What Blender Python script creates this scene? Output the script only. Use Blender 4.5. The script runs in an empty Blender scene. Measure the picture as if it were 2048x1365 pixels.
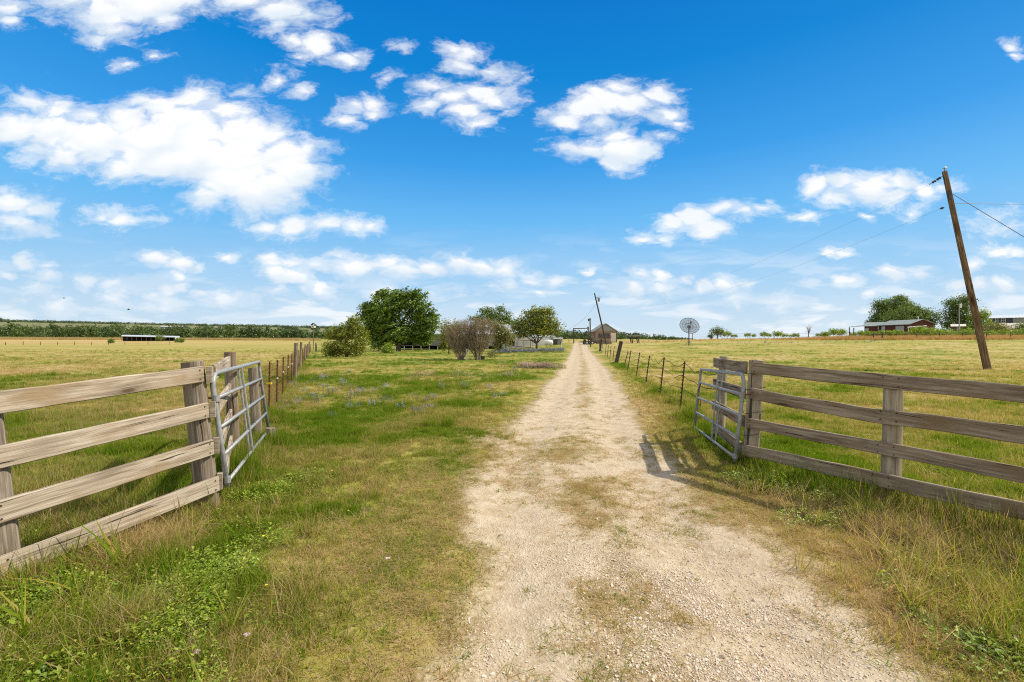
import bpy, math, random
import numpy as np
from mathutils import Vector, Matrix
R = math.radians
random.seed(7)
rng = np.random.default_rng(11)
sc = bpy.context.scene

# ------------------------------------------------------------------ camera
F = 910.0            # focal length in pixels of the 2048 px wide photo
H = 1.6              # eye height
cam_d = bpy.data.cameras.new('camera'); cam = bpy.data.objects.new('camera', cam_d)
sc.collection.objects.link(cam); sc.camera = cam
cam_d.sensor_width = 36; cam_d.lens = 36 * F / 2048; cam_d.clip_start = .05; cam_d.clip_end = 20000
cam.location = (0, 0, H); cam.rotation_euler = (R(90), 0, 0)

# ------------------------------------------------------------------ light
SUN_EL, SUN_AZ = 45.0, 78.0          # azimuth clockwise from +Y (view direction)
sd = bpy.data.lights.new('sun', 'SUN'); so = bpy.data.objects.new('sun', sd); sc.collection.objects.link(so)
sd.energy = 4.9; sd.angle = R(.5); sd.color = (1, .93, .81)
tosun = Vector((math.cos(R(SUN_EL)) * math.sin(R(SUN_AZ)), math.cos(R(SUN_EL)) * math.cos(R(SUN_AZ)), math.sin(R(SUN_EL))))
so.rotation_euler = tosun.to_track_quat('Z', 'Y').to_euler()
so.location = (0, 0, 50)
vs = sc.view_settings; vs.view_transform = 'Standard'; vs.look = 'None'; vs.gamma = 1; vs.exposure = 0.28
sc.cycles.max_bounces = 6; sc.cycles.transparent_max_bounces = 12; sc.cycles.use_adaptive_sampling = True
sc.cycles.adaptive_threshold = .01; sc.cycles.use_denoising = False; sc.cycles.filter_width = 1.1

# ------------------------------------------------------------------ node helpers
def nd(nt, t, **kw):
    n = nt.nodes.new(t)
    for k, v in kw.items():
        if k.startswith('i_'):
            n.inputs[k[2:]].default_value = v
        else: setattr(n, k, v)
    return n
def lk(nt, a, b): nt.links.new(a, b)
def mth(nt, op, a, b=None, c=None, clamp=False):
    n = nt.nodes.new('ShaderNodeMath'); n.operation = op; n.use_clamp = clamp
    for i, v in enumerate((a, b, c)):
        if v is None: continue
        if isinstance(v, (int, float)): n.inputs[i].default_value = v
        else: nt.links.new(v, n.inputs[i])
    return n.outputs[0]
def vmth(nt, op, a, b=None, out=0):
    n = nt.nodes.new('ShaderNodeVectorMath'); n.operation = op
    for i, v in enumerate((a, b)):
        if v is None: continue
        if isinstance(v, (tuple, list)): n.inputs[i].default_value = v
        else: nt.links.new(v, n.inputs[i])
    return n.outputs[out]
def mixc(nt, f, a, b, mode='MIX'):
    n = nt.nodes.new('ShaderNodeMix'); n.data_type = 'RGBA'; n.blend_type = mode; n.clamp_factor = True
    for s, v in ((n.inputs[0], f), (n.inputs[6], a), (n.inputs[7], b)):
        if isinstance(v, (int, float)): s.default_value = v
        elif isinstance(v, (tuple, list)): s.default_value = (*v[:3], 1)
        else: nt.links.new(v, s)
    return n.outputs[2]
def ramp(nt, f, stops):
    n = nt.nodes.new('ShaderNodeValToRGB'); cr = n.color_ramp
    while len(cr.elements) < len(stops): cr.elements.new(.5)
    for e, (p, c) in zip(cr.elements, stops):
        e.position = p; e.color = (*c, 1) if isinstance(c, (tuple, list)) else (c, c, c, 1)
    nt.links.new(f, n.inputs[0]); return n.outputs[0]
def noise(nt, vec, scale, detail=4, rough=.55, dist=0):
    n = nt.nodes.new('ShaderNodeTexNoise')
    n.inputs['Scale'].default_value = scale; n.inputs['Detail'].default_value = detail
    n.inputs['Roughness'].default_value = rough; n.inputs['Distortion'].default_value = dist
    if vec is not None: nt.links.new(vec, n.inputs['Vector'])
    return n
def sstep(nt, v, lo, hi):
    n = nt.nodes.new('ShaderNodeMapRange'); n.interpolation_type = 'SMOOTHSTEP'
    n.inputs[1].default_value = lo; n.inputs[2].default_value = hi
    nt.links.new(v, n.inputs[0]); return n.outputs[0]

# ------------------------------------------------------------------ sky (world)
W = bpy.data.worlds.new('World'); sc.world = W; W.use_nodes = True
nt = W.node_tree; nt.nodes.clear()
wo = nt.nodes.new('ShaderNodeOutputWorld'); bg = nt.nodes.new('ShaderNodeBackground'); lk(nt, bg.outputs[0], wo.inputs[0])
bg.inputs[1].default_value = .105
sky = nt.nodes.new('ShaderNodeTexSky'); sky.sky_type = 'NISHITA'; sky.sun_disc = False
sky.sun_elevation = R(SUN_EL); sky.sun_rotation = R(SUN_AZ); sky.air_density = 1.0; sky.dust_density = .6; sky.ozone_density = 2.0
tc = nt.nodes.new('ShaderNodeTexCoord'); D = tc.outputs['Generated']
sp = nt.nodes.new('ShaderNodeSeparateXYZ'); lk(nt, D, sp.inputs[0])
dx, dy, dz = sp.outputs
dyc = mth(nt, 'MAXIMUM', dy, .06)
qx = mth(nt, 'DIVIDE', dx, dyc); qz = mth(nt, 'DIVIDE', dz, dyc)
cq = nt.nodes.new('ShaderNodeCombineXYZ'); lk(nt, qx, cq.inputs[0]); lk(nt, mth(nt, 'MULTIPLY', qz, 2.0), cq.inputs[1])
Q = cq.outputs[0]                     # tangent-plane coordinates round the +Y direction, height stretched twice
wn = noise(nt, Q, 5, 5, .6); warp = vmth(nt, 'SUBTRACT', wn.outputs['Color'], (.5, .5, .5))
warp = vmth(nt, 'MULTIPLY', warp, (.13, .16, 0))
QW = vmth(nt, 'ADD', Q, warp)
# cumulus: circles in the stretched plane, (px, py, r in px, weight)
CL = [(60,205,62,.9),(110,220,60,.9),(35,262,70,1.05),(100,260,90,1.2),(180,235,60,.9),(190,280,95,1.3),(280,205,50,.95),(250,245,70,1.1),(320,220,70,1.1),(385,205,70,1.05),(300,290,110,1.4),(380,260,110,1.4),(450,235,75,1.1),(250,325,70,.95),(350,330,80,1.15),(400,310,110,1.4),(480,275,100,1.3),(470,335,110,1.35),(530,270,55,.95),(560,310,95,1.2),(610,295,48,.9),(590,350,75,1.1),(540,375,90,1.25),
 (470,380,90,1.2),(415,398,62,1.05),(500,398,85,1.1),(575,385,45,.9),(130,305,60,.9),(60,300,45,.7),
 (530,450,38,.85),(590,446,52,1),(650,444,55,1.05),(710,450,48,1),(745,452,36,.9),(205,425,42,.85),(245,436,52,.95),(20,402,65,1.05),(70,412,45,.95),(25,445,60,1),
 (10,15,60,1.05),(20,42,34,.8),(130,5,85,1),(200,25,85,1.05),(270,5,95,1.1),(350,5,75,1),(230,55,60,.9),(330,40,50,.85),(200,72,40,.85),(500,0,75,.9),(560,20,75,.9),(610,35,55,.85),(560,55,40,.75),(590,85,34,.75),(604,118,30,.7),(640,92,48,1),(690,115,38,1),(715,108,24,.8),
 (905,98,36,.85),(935,104,42,.9),(925,128,40,.9),(975,140,44,.72),(1000,150,40,.6),(870,175,36,.7),(860,210,40,.85),(905,195,50,.95),(950,185,50,.9),(935,225,48,1.05),(985,205,52,1.05),(960,250,42,1.05),(1010,225,30,.7),(700,210,32,.7),(735,205,38,.85),(690,235,34,.85),(740,228,30,.75),(560,165,38,.8),(600,185,32,.7),(488,185,32,.65),(800,100,28,.55),(250,130,24,.65),(315,118,24,.65),(780,160,22,.55),
 (1130,235,42,.95),(1175,220,50,1.1),(1225,205,55,1.15),(1248,182,42,1),(1195,245,42,.95),(1270,210,48,1),(1315,195,46,1),(1330,225,46,1.05),(1352,245,28,.85),(1230,270,45,1.05),(1140,295,50,.95),(1190,300,62,1.2),(1240,300,70,1.35),(1280,295,48,1.1),(1225,322,52,1.1),(1330,275,25,.7),(1090,218,20,.6),
 (1640,375,42,1),(1690,370,55,1.15),(1690,390,50,1.05),(1745,378,66,1.2),(1800,370,52,1.1),(1790,392,52,1.1),(1845,382,40,1),(1890,375,34,.75),(1830,422,36,.7),(1345,440,34,.9),(1390,435,44,1.05),(1415,455,44,1.05),(1440,415,34,.9),(1480,425,40,.85),(1520,420,40,.85),(1610,435,34,.75),(1295,473,36,1),(1330,474,28,.85),
 (1665,508,26,1),(1690,508,24,.9),(1727,434,18,.7),(1415,570,34,1),(1455,572,40,1.1),(1495,572,26,.95),(1275,550,40,1),(1320,552,42,1),(1370,556,26,.75),(1260,582,40,.9),(1320,582,50,.95),(1790,542,42,.9),(1835,545,40,.85),(1760,545,24,.6),(1950,530,32,.9),(2005,496,38,.95),(2040,500,30,.9),(2030,90,24,.8),(2030,115,20,.7),
 (300,520,40,1),(350,524,44,1.1),(395,528,20,.8),(455,512,30,1.05),(350,549,32,.95),(180,563,34,1),(220,567,30,.95),(60,518,34,1),(105,525,26,.85),(100,545,44,.75),(330,576,36,1),(360,572,30,1),(305,584,30,.8),(400,582,26,.9),(10,545,26,1),(550,528,44,.85),(600,530,44,.85),(680,512,32,.8),(650,535,50,.8),(710,540,60,1),(770,530,50,1),(800,546,60,1),(850,540,46,.95),(920,528,46,1.05),(960,535,50,1.1),(1010,538,46,1.05),(560,554,44,1),(600,560,44,1),(640,584,48,1),(600,586,30,.8),(540,582,28,.8),(1168,543,17,1.05),(1070,562,40,.85),(1110,566,40,.8),(1020,570,44,.8),(980,580,40,.6),(1083,590,20,.9),(1690,568,28,.95),(1740,592,28,.9),(1900,570,36,.9),(1960,572,40,.9),(2010,574,40,.95),(1990,448,50,.6),(1920,592,50,.6),(1560,615,50,.7),(1470,608,40,.6),(760,590,40,.7),(860,595,40,.6),(230,600,60,.6),(60,585,50,.7),(450,600,60,.6),(120,615,60,.55),(330,618,60,.6)]
acc = None
for px, py, r, w in CL:
    c = ((px - 1024) / F, (682.5 - py) / F * 2, 0)
    k = r * 1.15 / F
    d_ = vmth(nt, 'DISTANCE', QW, c, out=1)
    m = mth(nt, 'MULTIPLY_ADD', d_, -w / k, w)
    acc = m if acc is None else mth(nt, 'SMOOTH_MAX', acc, m, .12)
acc = mth(nt, 'MAXIMUM', acc, -1.2)
# thin cloud field drawn on a flat layer high above: flattens towards the skyline by itself
dzc = mth(nt, 'MAXIMUM', dz, .012)
lay = nt.nodes.new('ShaderNodeCombineXYZ'); lk(nt, mth(nt, 'DIVIDE', dx, dzc), lay.inputs[0]); lk(nt, mth(nt, 'DIVIDE', dy, dzc), lay.inputs[1])
n_lay = noise(nt, lay.outputs[0], .55, 5, .6).outputs['Fac']
n_str = nt.nodes.new('ShaderNodeCombineXYZ'); lk(nt, mth(nt, 'MULTIPLY', qx, 5.5), n_str.inputs[0]); lk(nt, mth(nt, 'MULTIPLY', qz, 26), n_str.inputs[1])
n_hor = noise(nt, n_str.outputs[0], 1, 6, .58, .4).outputs['Fac']
fb = noise(nt, QW, 8.5, 9, .6, .0).outputs['Fac']
fb2 = noise(nt, Q, 2.4, 4, .5).outputs['Fac']
cum = mth(nt, 'ADD', mth(nt, 'MULTIPLY', acc, 1.0), mth(nt, 'MULTIPLY', mth(nt, 'SUBTRACT', fb, .5), 1.9))
cum = mth(nt, 'SUBTRACT', cum, .06)
cumd = sstep(nt, cum, .0, .75)
# thin ragged fringe round every mass
fbf = noise(nt, QW, 19, 8, .68, .0).outputs['Fac']
halo = mth(nt, 'MULTIPLY', sstep(nt, mth(nt, 'ADD', mth(nt, 'MULTIPLY', acc, 1.1), mth(nt, 'ADD', mth(nt, 'MULTIPLY', mth(nt, 'SUBTRACT', fbf, .5), 2.6), mth(nt, 'MULTIPLY', mth(nt, 'SUBTRACT', fb, .5), 1.6))), -.25, .75), .6)
cumd = mth(nt, 'MAXIMUM', cumd, halo)
el_lo = sstep(nt, qz, .27, .05)                                                                      # 1 near the skyline
hor = mth(nt, 'MULTIPLY', sstep(nt, n_hor, .42, .62), el_lo)
hor = mth(nt, 'MULTIPLY', hor, .7); hor = mth(nt, 'MAXIMUM', hor, mth(nt, 'MULTIPLY', el_lo, .22))
wisp = mth(nt, 'MULTIPLY', sstep(nt, n_lay, .6, .85), .12)
dens = mth(nt, 'MAXIMUM', mth(nt, 'MAXIMUM', cumd, hor), wisp)
# colours
skycol = sky.outputs[0]
hs = nt.nodes.new('ShaderNodeHueSaturation'); hs.inputs['Saturation'].default_value = 1.25; hs.inputs['Value'].default_value = 1.0; lk(nt, skycol, hs.inputs['Color'])
elev = mth(nt, 'MAXIMUM', dz, 0)
tint = ramp(nt, elev, [(0, (4.5, 5.8, 6.8)), (.06, (3.7, 5.4, 7.0)), (.12, (2.6, 4.9, 7.2)), (.25, (1.2, 4.0, 7.3)), (.36, (.36, 2.75, 6.6)), (.5, (.03, 1.9, 5.4)), (.62, (.01, 1.45, 4.9)), (.85, (.01, .9, 3.6))])
skyc = mixc(nt, .955, hs.outputs[0], tint)
# undersides: the same masses sampled a little lower are thin there, so their base greys
acc3 = None
for px, py, r, w in CL:
    if r < 60 and py < 500 or r < 40: continue
    d_ = vmth(nt, 'DISTANCE', QW, ((px - 1024) / F, (682.5 - py + r * .26) / F * 2, 0), out=1)
    m = mth(nt, 'MULTIPLY_ADD', d_, -w / (r * 1.15 / F), w); acc3 = m if acc3 is None else mth(nt, 'SMOOTH_MAX', acc3, m, .12)
shade = sstep(nt, mth(nt, 'ADD', mth(nt, 'MAXIMUM', acc3, mth(nt, 'MULTIPLY', sstep(nt, acc3, .0, -.5), .75)), mth(nt, 'MULTIPLY', mth(nt, 'SUBTRACT', fb2, .5), 1.6)), .1, 1.05)
ccol = mixc(nt, shade, (6.0, 6.75, 7.5), (8.3, 8.25, 8.2))
# added unseen cloud overhead and behind the viewer, to brighten and neutralise shadow fill
back = mth(nt, 'MAXIMUM', sstep(nt, dy, .22, -.15), sstep(nt, dz, .68, .86))
n_bk = noise(nt, D, 2.6, 6, .6).outputs['Fac']
fill_cloud = mth(nt, 'MULTIPLY', sstep(nt, n_bk, .34, .56), back)
dens = mth(nt, 'MAXIMUM', dens, fill_cloud); ccol = mixc(nt, back, ccol, (8.4, 8.1, 7.8))
fin = mixc(nt, dens, skyc, ccol)
lk(nt, fin, bg.inputs[0])

# ------------------------------------------------------------------ terrain
TPX = np.array([-600, 0, 500, 800, 1000, 1150, 1300, 1450, 1700, 2048, 2700.])
def fl(d): return 682.5 + H * F / d
TD = [.01, 30, 50, 70, 85, 110, 150, 250, 400, 700, 1500, 3000, 9000]
TY = [[fl(.01)] * 11, [fl(30)] * 11,
 [fl(50)] * 6 + [710, 709, 707, 705, 705],
 [fl(70)] * 4 + [702, 699, 696, 693, 690, 689, 689],
 [fl(85)] * 4 + [697.5, 691.5, 689, 685, 683, 682.5, 682],
 [fl(110)] * 4 + [693, 685, 681.5, 677.5, 677.5, 676, 675],
 [fl(150)] * 3 + [692, 689, 682.5, 680.5, 679, 674, 671, 670],
 [686, 686, 687, 688, 685, 681, 680.5, 686, 680, 675, 675],
 [677, 677, 679, 680, 680, 678, 679, 688, 685, 680, 680],
 [672, 672, 674, 676, 678, 678, 680, 688, 688, 685, 685],
 [658, 658, 664, 668, 670, 672, 678, 686, 688, 688, 688],
 [644, 644, 654, 660, 665, 667, 674, 684, 686, 686, 686],
 [650, 650, 657, 662, 667, 669, 676, 684, 686, 686, 686]]
TZ = np.array([[H - (py - 682.5) * d / F for py in row] for d, row in zip(TD, TY)]); TZ[0] = 0
TL = np.log(np.array(TD))
def vnoise(x, y, seed=0):
    x = np.asarray(x, float); y = np.asarray(y, float)
    xi = np.floor(x).astype(np.int64); yi = np.floor(y).astype(np.int64); fx = x - xi; fy = y - yi
    fx = fx * fx * (3 - 2 * fx); fy = fy * fy * (3 - 2 * fy)
    def h(a, b):
        n = (a * 374761393 + b * 668265263 + seed * 974634777) & 0xffffffff
        n = ((n ^ (n >> 13)) * 1274126177) & 0xffffffff
        return ((n ^ (n >> 16)) & 0xffff) / 65535.
    return (h(xi, yi) * (1 - fx) + h(xi + 1, yi) * fx) * (1 - fy) + (h(xi, yi + 1) * (1 - fx) + h(xi + 1, yi + 1) * fx) * fy
def fbm(x, y, seed=0, o=4):
    s = 0; a = .5; t = 0
    for i in range(o):
        s = s + a * vnoise(np.asarray(x) * 2 ** i + i * 17.3, np.asarray(y) * 2 ** i - i * 9.1, seed + i); t += a; a *= .5
    return s / t
def smooth(v, lo, hi):
    t = np.clip((np.asarray(v, float) - lo) / (hi - lo), 0, 1); return t * t * (3 - 2 * t)
XCY = [-60, 2, 4.6, 6.7, 12.4, 21.6, 34, 70, 110, 9000]; XCX = [.6, .68, .70, .90, 1.85, 3.4, 5.3, 10.5, 16.3, 16.3]
def xc(y): return np.interp(y, XCY, XCX)
def gz(x, y):
    x = np.asarray(x, float); y = np.asarray(y, float)
    yy = np.maximum(y, .5); px = np.clip(1024 + F * x / yy, TPX[0], TPX[-1])
    l = np.clip(np.log(yy), TL[1] - .3, TL[-1] - 1e-6)
    i = np.clip(np.searchsorted(TL, l) - 1, 0, len(TL) - 2); j = np.clip(np.searchsorted(TPX, px) - 1, 0, len(TPX) - 2)
    fi = np.clip((l - TL[i]) / (TL[i + 1] - TL[i]), 0, 1); fj = np.clip((px - TPX[j]) / (TPX[j + 1] - TPX[j]), 0, 1)
    z = (TZ[i, j] * (1 - fi) + TZ[i + 1, j] * fi) * (1 - fj) + (TZ[i, j + 1] * (1 - fi) + TZ[i + 1, j + 1] * fi) * fj
    z = np.where(y < 30, 0, z)
    u = x - xc(y); rd = np.exp(-(np.abs(u) - .72) ** 2 / .07) * -.035 + .03 * smooth(np.abs(u), 1.2, 2.2)
    near = np.exp(-np.maximum(y, 0) / 60.)
    z = z + near * (rd + (fbm(x / 2.3, y / 2.3, 3, 3) - .5) * .07 + (vnoise(x / .35, y / .35, 9) - .5) * .018)
    return z
def g1(x, y): return float(gz(x, y))
def at(px, d): x = (px - 1024) / F * d; return Vector((x, d, g1(x, d)))
def P(px, py, d): return Vector(((px - 1024) / F * d, d, H - (py - 682.5) * d / F))

def dirt(x, y):
    u = x - xc(y); au = np.abs(u + .1 * (fbm(y / 1.7, y * 0, 5, 3) - .5))
    base = smooth(au, 1.68, .85)
    n = fbm(x / .55, y / .8, 21, 5); n2 = fbm(x / 1.7, y / 3.0, 22, 3)
    strip = np.exp(-(u - .05) ** 2 / .17) * (.45 + .55 * smooth(y, 3, 7))
    k = base * 1.3 - strip * (.35 + .5 * smooth(n2, .4, .6)) + (n - .52) * (1.7 - .9 * smooth(y, 6, 16)) + (n2 - .5) * .8 - .16 - .10 * smooth(y, 7, 4)
    k = k - .7 * smooth(-u, .62, 1.05) * smooth(y, 4.4, 3.0); k = k - .06 * smooth(y, 3.6, 5.0) * smooth(y, 14, 8); k = k * smooth(au, 2.3, 1.5) * smooth(y, 125, 95)
    return np.clip(k, 0, 1)
def dryf(x, y):
    u = x - xc(y); yy = np.maximum(y, 1)
    n1 = fbm(x / 3.2, y / 3.2, 31, 4); n2 = fbm(x / .7, y / .7, 32, 3); n3 = fbm(x / 14., y / 9., 33, 3)
    lawn = smooth(u, -.5, -1.5) * smooth(x + 4.2 + .43 * (y - 7), -.4, .4)
    b = .60 - .27 * lawn - .13 * smooth(u, .9, 2.2) * smooth(yy, 12, 6) * smooth(yy, 26, 9) - .05 * (u > 0)
    b = b + .14 * smooth(np.abs(u), 2.4, 1.1)
    b = b - .25 * np.exp(-((u - 2.3) / .5) ** 2) * smooth(yy, 3, 6) * (1 - .5 * smooth(yy, 20, 60))
    return np.clip(b + (n1 - .5) * 1.05 + (n2 - .5) * .75 + (n3 - .5) * .5 + .02 * smooth(yy, 5, 3), 0, 1)

# ------------------------------------------------------------------ mesh helpers
C = sc.collection
class MB:
    def __init__(s): s.v = []; s.f = []; s.n = 0; s.m = []
    def add(s, v, f, mi=0):
        v = np.asarray(v, float).reshape(-1, 3)
        s.v.append(v); s.f += [tuple(int(i) + s.n for i in q) for q in f]; s.m += [mi] * len(f); s.n += len(v); return s
    def box(s, c, d, rz=0, mi=0):
        x, y, z = (q / 2 for q in d)
        v = np.array([(a, b, e) for a in (-x, x) for b in (-y, y) for e in (-z, z)])
        cr, sr = math.cos(rz), math.sin(rz); v = np.stack([v[:, 0] * cr - v[:, 1] * sr, v[:, 0] * sr + v[:, 1] * cr, v[:, 2]], 1) + np.array(c)
        return s.add(v, [(0, 1, 3, 2), (4, 6, 7, 5), (0, 4, 5, 1), (2, 3, 7, 6), (0, 2, 6, 4), (1, 5, 7, 3)], mi)
    def tube(s, pts, rad, n=8, cap=True, mi=0):
        pts = [Vector(p) for p in pts]; L = len(pts); rad = [rad] * L if isinstance(rad, (int, float)) else list(rad)
        ring = []; t0 = (pts[1] - pts[0]).normalized(); up = Vector((0, 0, 1)) if abs(t0.z) < .9 else Vector((1, 0, 0)); a = t0.cross(up).normalized()
        for i in range(L):
            t = (pts[min(i + 1, L - 1)] - pts[max(i - 1, 0)]).normalized()
            a = (a - t * a.dot(t)).normalized(); b = t.cross(a)
            for k in range(n):
                q = 2 * math.pi * k / n; ring.append(pts[i] + (a * math.cos(q) + b * math.sin(q)) * rad[i])
        f = [(i * n + k, i * n + (k + 1) % n, (i + 1) * n + (k + 1) % n, (i + 1) * n + k) for i in range(L - 1) for k in range(n)]
        if cap: f += [tuple(range(n - 1, -1, -1)), tuple((L - 1) * n + k for k in range(n))]
        return s.add(np.array([tuple(p) for p in ring]), f, mi)
    def build(s, name, mats, parent=None, loc=None, smooth_=False, attr=None):
        V = np.concatenate(s.v); me = bpy.data.meshes.new(name)
        me.from_pydata(V.tolist(), [], s.f)
        for m in (mats if isinstance(mats, (list, tuple)) else [mats]): me.materials.append(m)
        if max(s.m or [0]) > 0: me.polygons.foreach_set('material_index', s.m)
        if smooth_: me.polygons.foreach_set('use_smooth', [True] * len(s.f))
        if attr:
            for k, a in attr.items():
                at_ = me.attributes.new(k, 'FLOAT', 'POINT'); at_.data.foreach_set('value', np.asarray(a, np.float32))
        me.update()
        o = bpy.data.objects.new(name, me); C.objects.link(o)
        if parent is not None: o.parent = parent
        if loc is not None: o.location = loc
        return o
def fastmesh(name, V, Fq, k, mat, attr=None, smooth_=False):
    """numpy arrays straight to a mesh; Fq (n,k) faces"""
    me = bpy.data.meshes.new(name); V = np.asarray(V, np.float32); Fq = np.asarray(Fq, np.int32)
    me.vertices.add(len(V)); me.vertices.foreach_set('co', V.ravel())
    me.loops.add(Fq.size); me.loops.foreach_set('vertex_index', Fq.ravel())
    me.polygons.add(len(Fq)); me.polygons.foreach_set('loop_start', np.arange(0, Fq.size, k, dtype=np.int32))
    me.polygons.foreach_set('loop_total', np.full(len(Fq), k, np.int32)) if False else None
    me.materials.append(mat)
    me.update(calc_edges=True)
    if smooth_: me.polygons.foreach_set('use_smooth', [True] * len(Fq))
    for a, d in (attr or {}).items():
        q = me.attributes.new(a, 'FLOAT', 'POINT'); q.data.foreach_set('value', np.asarray(d, np.float32))
    return me
def thing(name, label, cat, loc=(0, 0, 0), rz=0, group=None):
    o = bpy.data.objects.new(name, None); C.objects.link(o); o.location = loc; o.rotation_euler = (0, 0, rz); o.empty_display_size = .2
    o['label'] = label; o['category'] = cat
    if group: o['group'] = group
    return o
def tag(o, label=None, cat=None, group=None, kind=None):
    if label: o['label'] = label
    if cat: o['category'] = cat
    if group: o['group'] = group
    if kind: o['kind'] = kind
    return o
def dup(o, loc=None, rz=None, scale=None, label=None, parent=None):
    c = o.copy(); C.objects.link(c)
    if parent is not None: c.parent = parent
    for ch in o.children: dup(ch, parent=c)
    if loc is not None: c.location = loc
    if rz is not None: c.rotation_euler = (0, 0, rz)
    if scale is not None: c.scale = scale
    if label: c['label'] = label
    return c

# ------------------------------------------------------------------ materials
def newmat(name):
    m = bpy.data.materials.new(name); m.use_nodes = True; t = m.node_tree; t.nodes.clear()
    o = t.nodes.new('ShaderNodeOutputMaterial'); return m, t, o
def principled(t, o, col, rough=.8, metal=0, bump=None, bstr=.3, bdist=.01, spec=.3):
    b = t.nodes.new('ShaderNodeBsdfPrincipled')
    for s, v in ((b.inputs['Base Color'], col), (b.inputs['Roughness'], rough)):
        if isinstance(v, (int, float)): s.default_value = v
        elif isinstance(v, (tuple, list)): s.default_value = (*v, 1)
        else: t.links.new(v, s)
    b.inputs['Metallic'].default_value = metal; b.inputs['Specular IOR Level'].default_value = spec
    if bump is not None:
        bn = t.nodes.new('ShaderNodeBump'); bn.inputs['Strength'].default_value = bstr; bn.inputs['Distance'].default_value = bdist
        t.links.new(bump, bn.inputs['Height']); t.links.new(bn.outputs[0], b.inputs['Normal'])
    t.links.new(b.outputs[0], o.inputs[0]); return b
def simple(name, col, var=.25, scale=6, rough=.8, metal=0, bstr=.2, spec=.3):
    m, t, o = newmat(name); tc = t.nodes.new('ShaderNodeTexCoord')
    n = noise(t, tc.outputs['Object'], scale, 6, .6).outputs['Fac']
    dk = tuple(c * (1 - var) for c in col); lt = tuple(min(1, c * (1 + var)) for c in col)
    principled(t, o, ramp(t, n, [(.3, dk), (.7, lt)]), rough, metal, n, bstr, .01, spec); return m
def wood(name, dark, mid, light, gscale=1.0, streak=.5):
    """weathered timber, grain along local X"""
    m, t, o = newmat(name); tc = t.nodes.new('ShaderNodeTexCoord'); oi = t.nodes.new('ShaderNodeObjectInfo')
    off = t.nodes.new('ShaderNodeCombineXYZ'); lk(t, mth(t, 'MULTIPLY', oi.outputs['Random'], 37), off.inputs[0]); lk(t, mth(t, 'MULTIPLY', oi.outputs['Random'], 11), off.inputs[1])
    v = vmth(t, 'ADD', tc.outputs['Object'], off.outputs[0])
    # knots bend the grain round themselves
    kv = vmth(t, 'MULTIPLY', v, (1.5 * gscale, .01, 5.5 * gscale)); vo = t.nodes.new('ShaderNodeTexVoronoi'); vo.inputs['Scale'].default_value = 1; lk(t, kv, vo.inputs['Vector'])
    kd = vo.outputs['Distance']; knot = sstep(t, kd, .13, .05); ring = sstep(t, kd, .42, .1)
    bend = vmth(t, 'MULTIPLY', vmth(t, 'SUBTRACT', noise(t, v, 1.1, 2).outputs['Color'], (.5, .5, .5)), (0, .05, .05))
    v2 = vmth(t, 'ADD', v, bend)
    g = noise(t, vmth(t, 'MULTIPLY', v2, (1.3, 34, 34)), gscale, 7, .62, .6).outputs['Fac']
    fine = noise(t, vmth(t, 'MULTIPLY', v2, (5, 160, 160)), gscale, 4, .6).outputs['Fac']
    blot = noise(t, vmth(t, 'MULTIPLY', v, (1.5, 4, 4)), 1.2, 4, .6).outputs['Fac']
    crack = sstep(t, noise(t, vmth(t, 'MULTIPLY', v2, (.9, 26, 26)), gscale, 3, .5, .3).outputs['Fac'], .63, .68)
    gg = mth(t, 'ADD', mth(t, 'MULTIPLY', g, .65), mth(t, 'MULTIPLY', fine, .35)); gg = mth(t, 'ADD', gg, mth(t, 'MULTIPLY', ring, -.10))
    col = ramp(t, gg, [(.36, dark), (.5, mid), (.62, light)])
    col = mixc(t, sstep(t, blot, .5, .72), col, tuple(c * f for c, f in zip(mid, (.82, .72, .58))))
    col = mixc(t, mth(t, 'MULTIPLY', sstep(t, blot, .46, .3), streak), col, tuple(c * .62 for c in mid))
    col = mixc(t, mth(t, 'MULTIPLY', knot, .75), col, (dark[0] * .5, dark[1] * .36, dark[2] * .28)); col = mixc(t, mth(t, 'MULTIPLY', crack, .85), col, tuple(c * .25 for c in dark))
    h = mth(t, 'SUBTRACT', gg, mth(t, 'MULTIPLY', crack, 1.2))
    principled(t, o, col, .9, 0, h, .9, .008, .12); return m
def leafmat(name, c1, c2, c3, trans=.35, inst=None, rough=.6):
    """tone attribute runs c1 > c2 > c3"""
    m, t, o = newmat(name); a = t.nodes.new('ShaderNodeAttribute'); a.attribute_name = 'tone'
    f = a.outputs['Fac']
    col = ramp(t, f, [(0, c1), (.55, c2), (1, c3)])
    d = t.nodes.new('ShaderNodeBsdfDiffuse'); tr = t.nodes.new('ShaderNodeBsdfTranslucent'); mx = t.nodes.new('ShaderNodeMixShader')
    lk(t, col, d.inputs[0]); lk(t, mixc(t, 1, col, (1.0, 1.05, .45), 'MULTIPLY'), tr.inputs[0]); mx.inputs[0].default_value = trans
    gl = t.nodes.new('ShaderNodeBsdfGlossy'); gl.inputs['Roughness'].default_value = .45; gl.inputs[0].default_value = (.8, .85, .8, 1); m2 = t.nodes.new('ShaderNodeMixShader'); m2.inputs[0].default_value = .035
    lk(t, d.outputs[0], mx.inputs[1]); lk(t, tr.outputs[0], mx.inputs[2]); lk(t, mx.outputs[0], m2.inputs[1]); lk(t, gl.outputs[0], m2.inputs[2]); lk(t, m2.outputs[0], o.inputs[0]); return m

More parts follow.
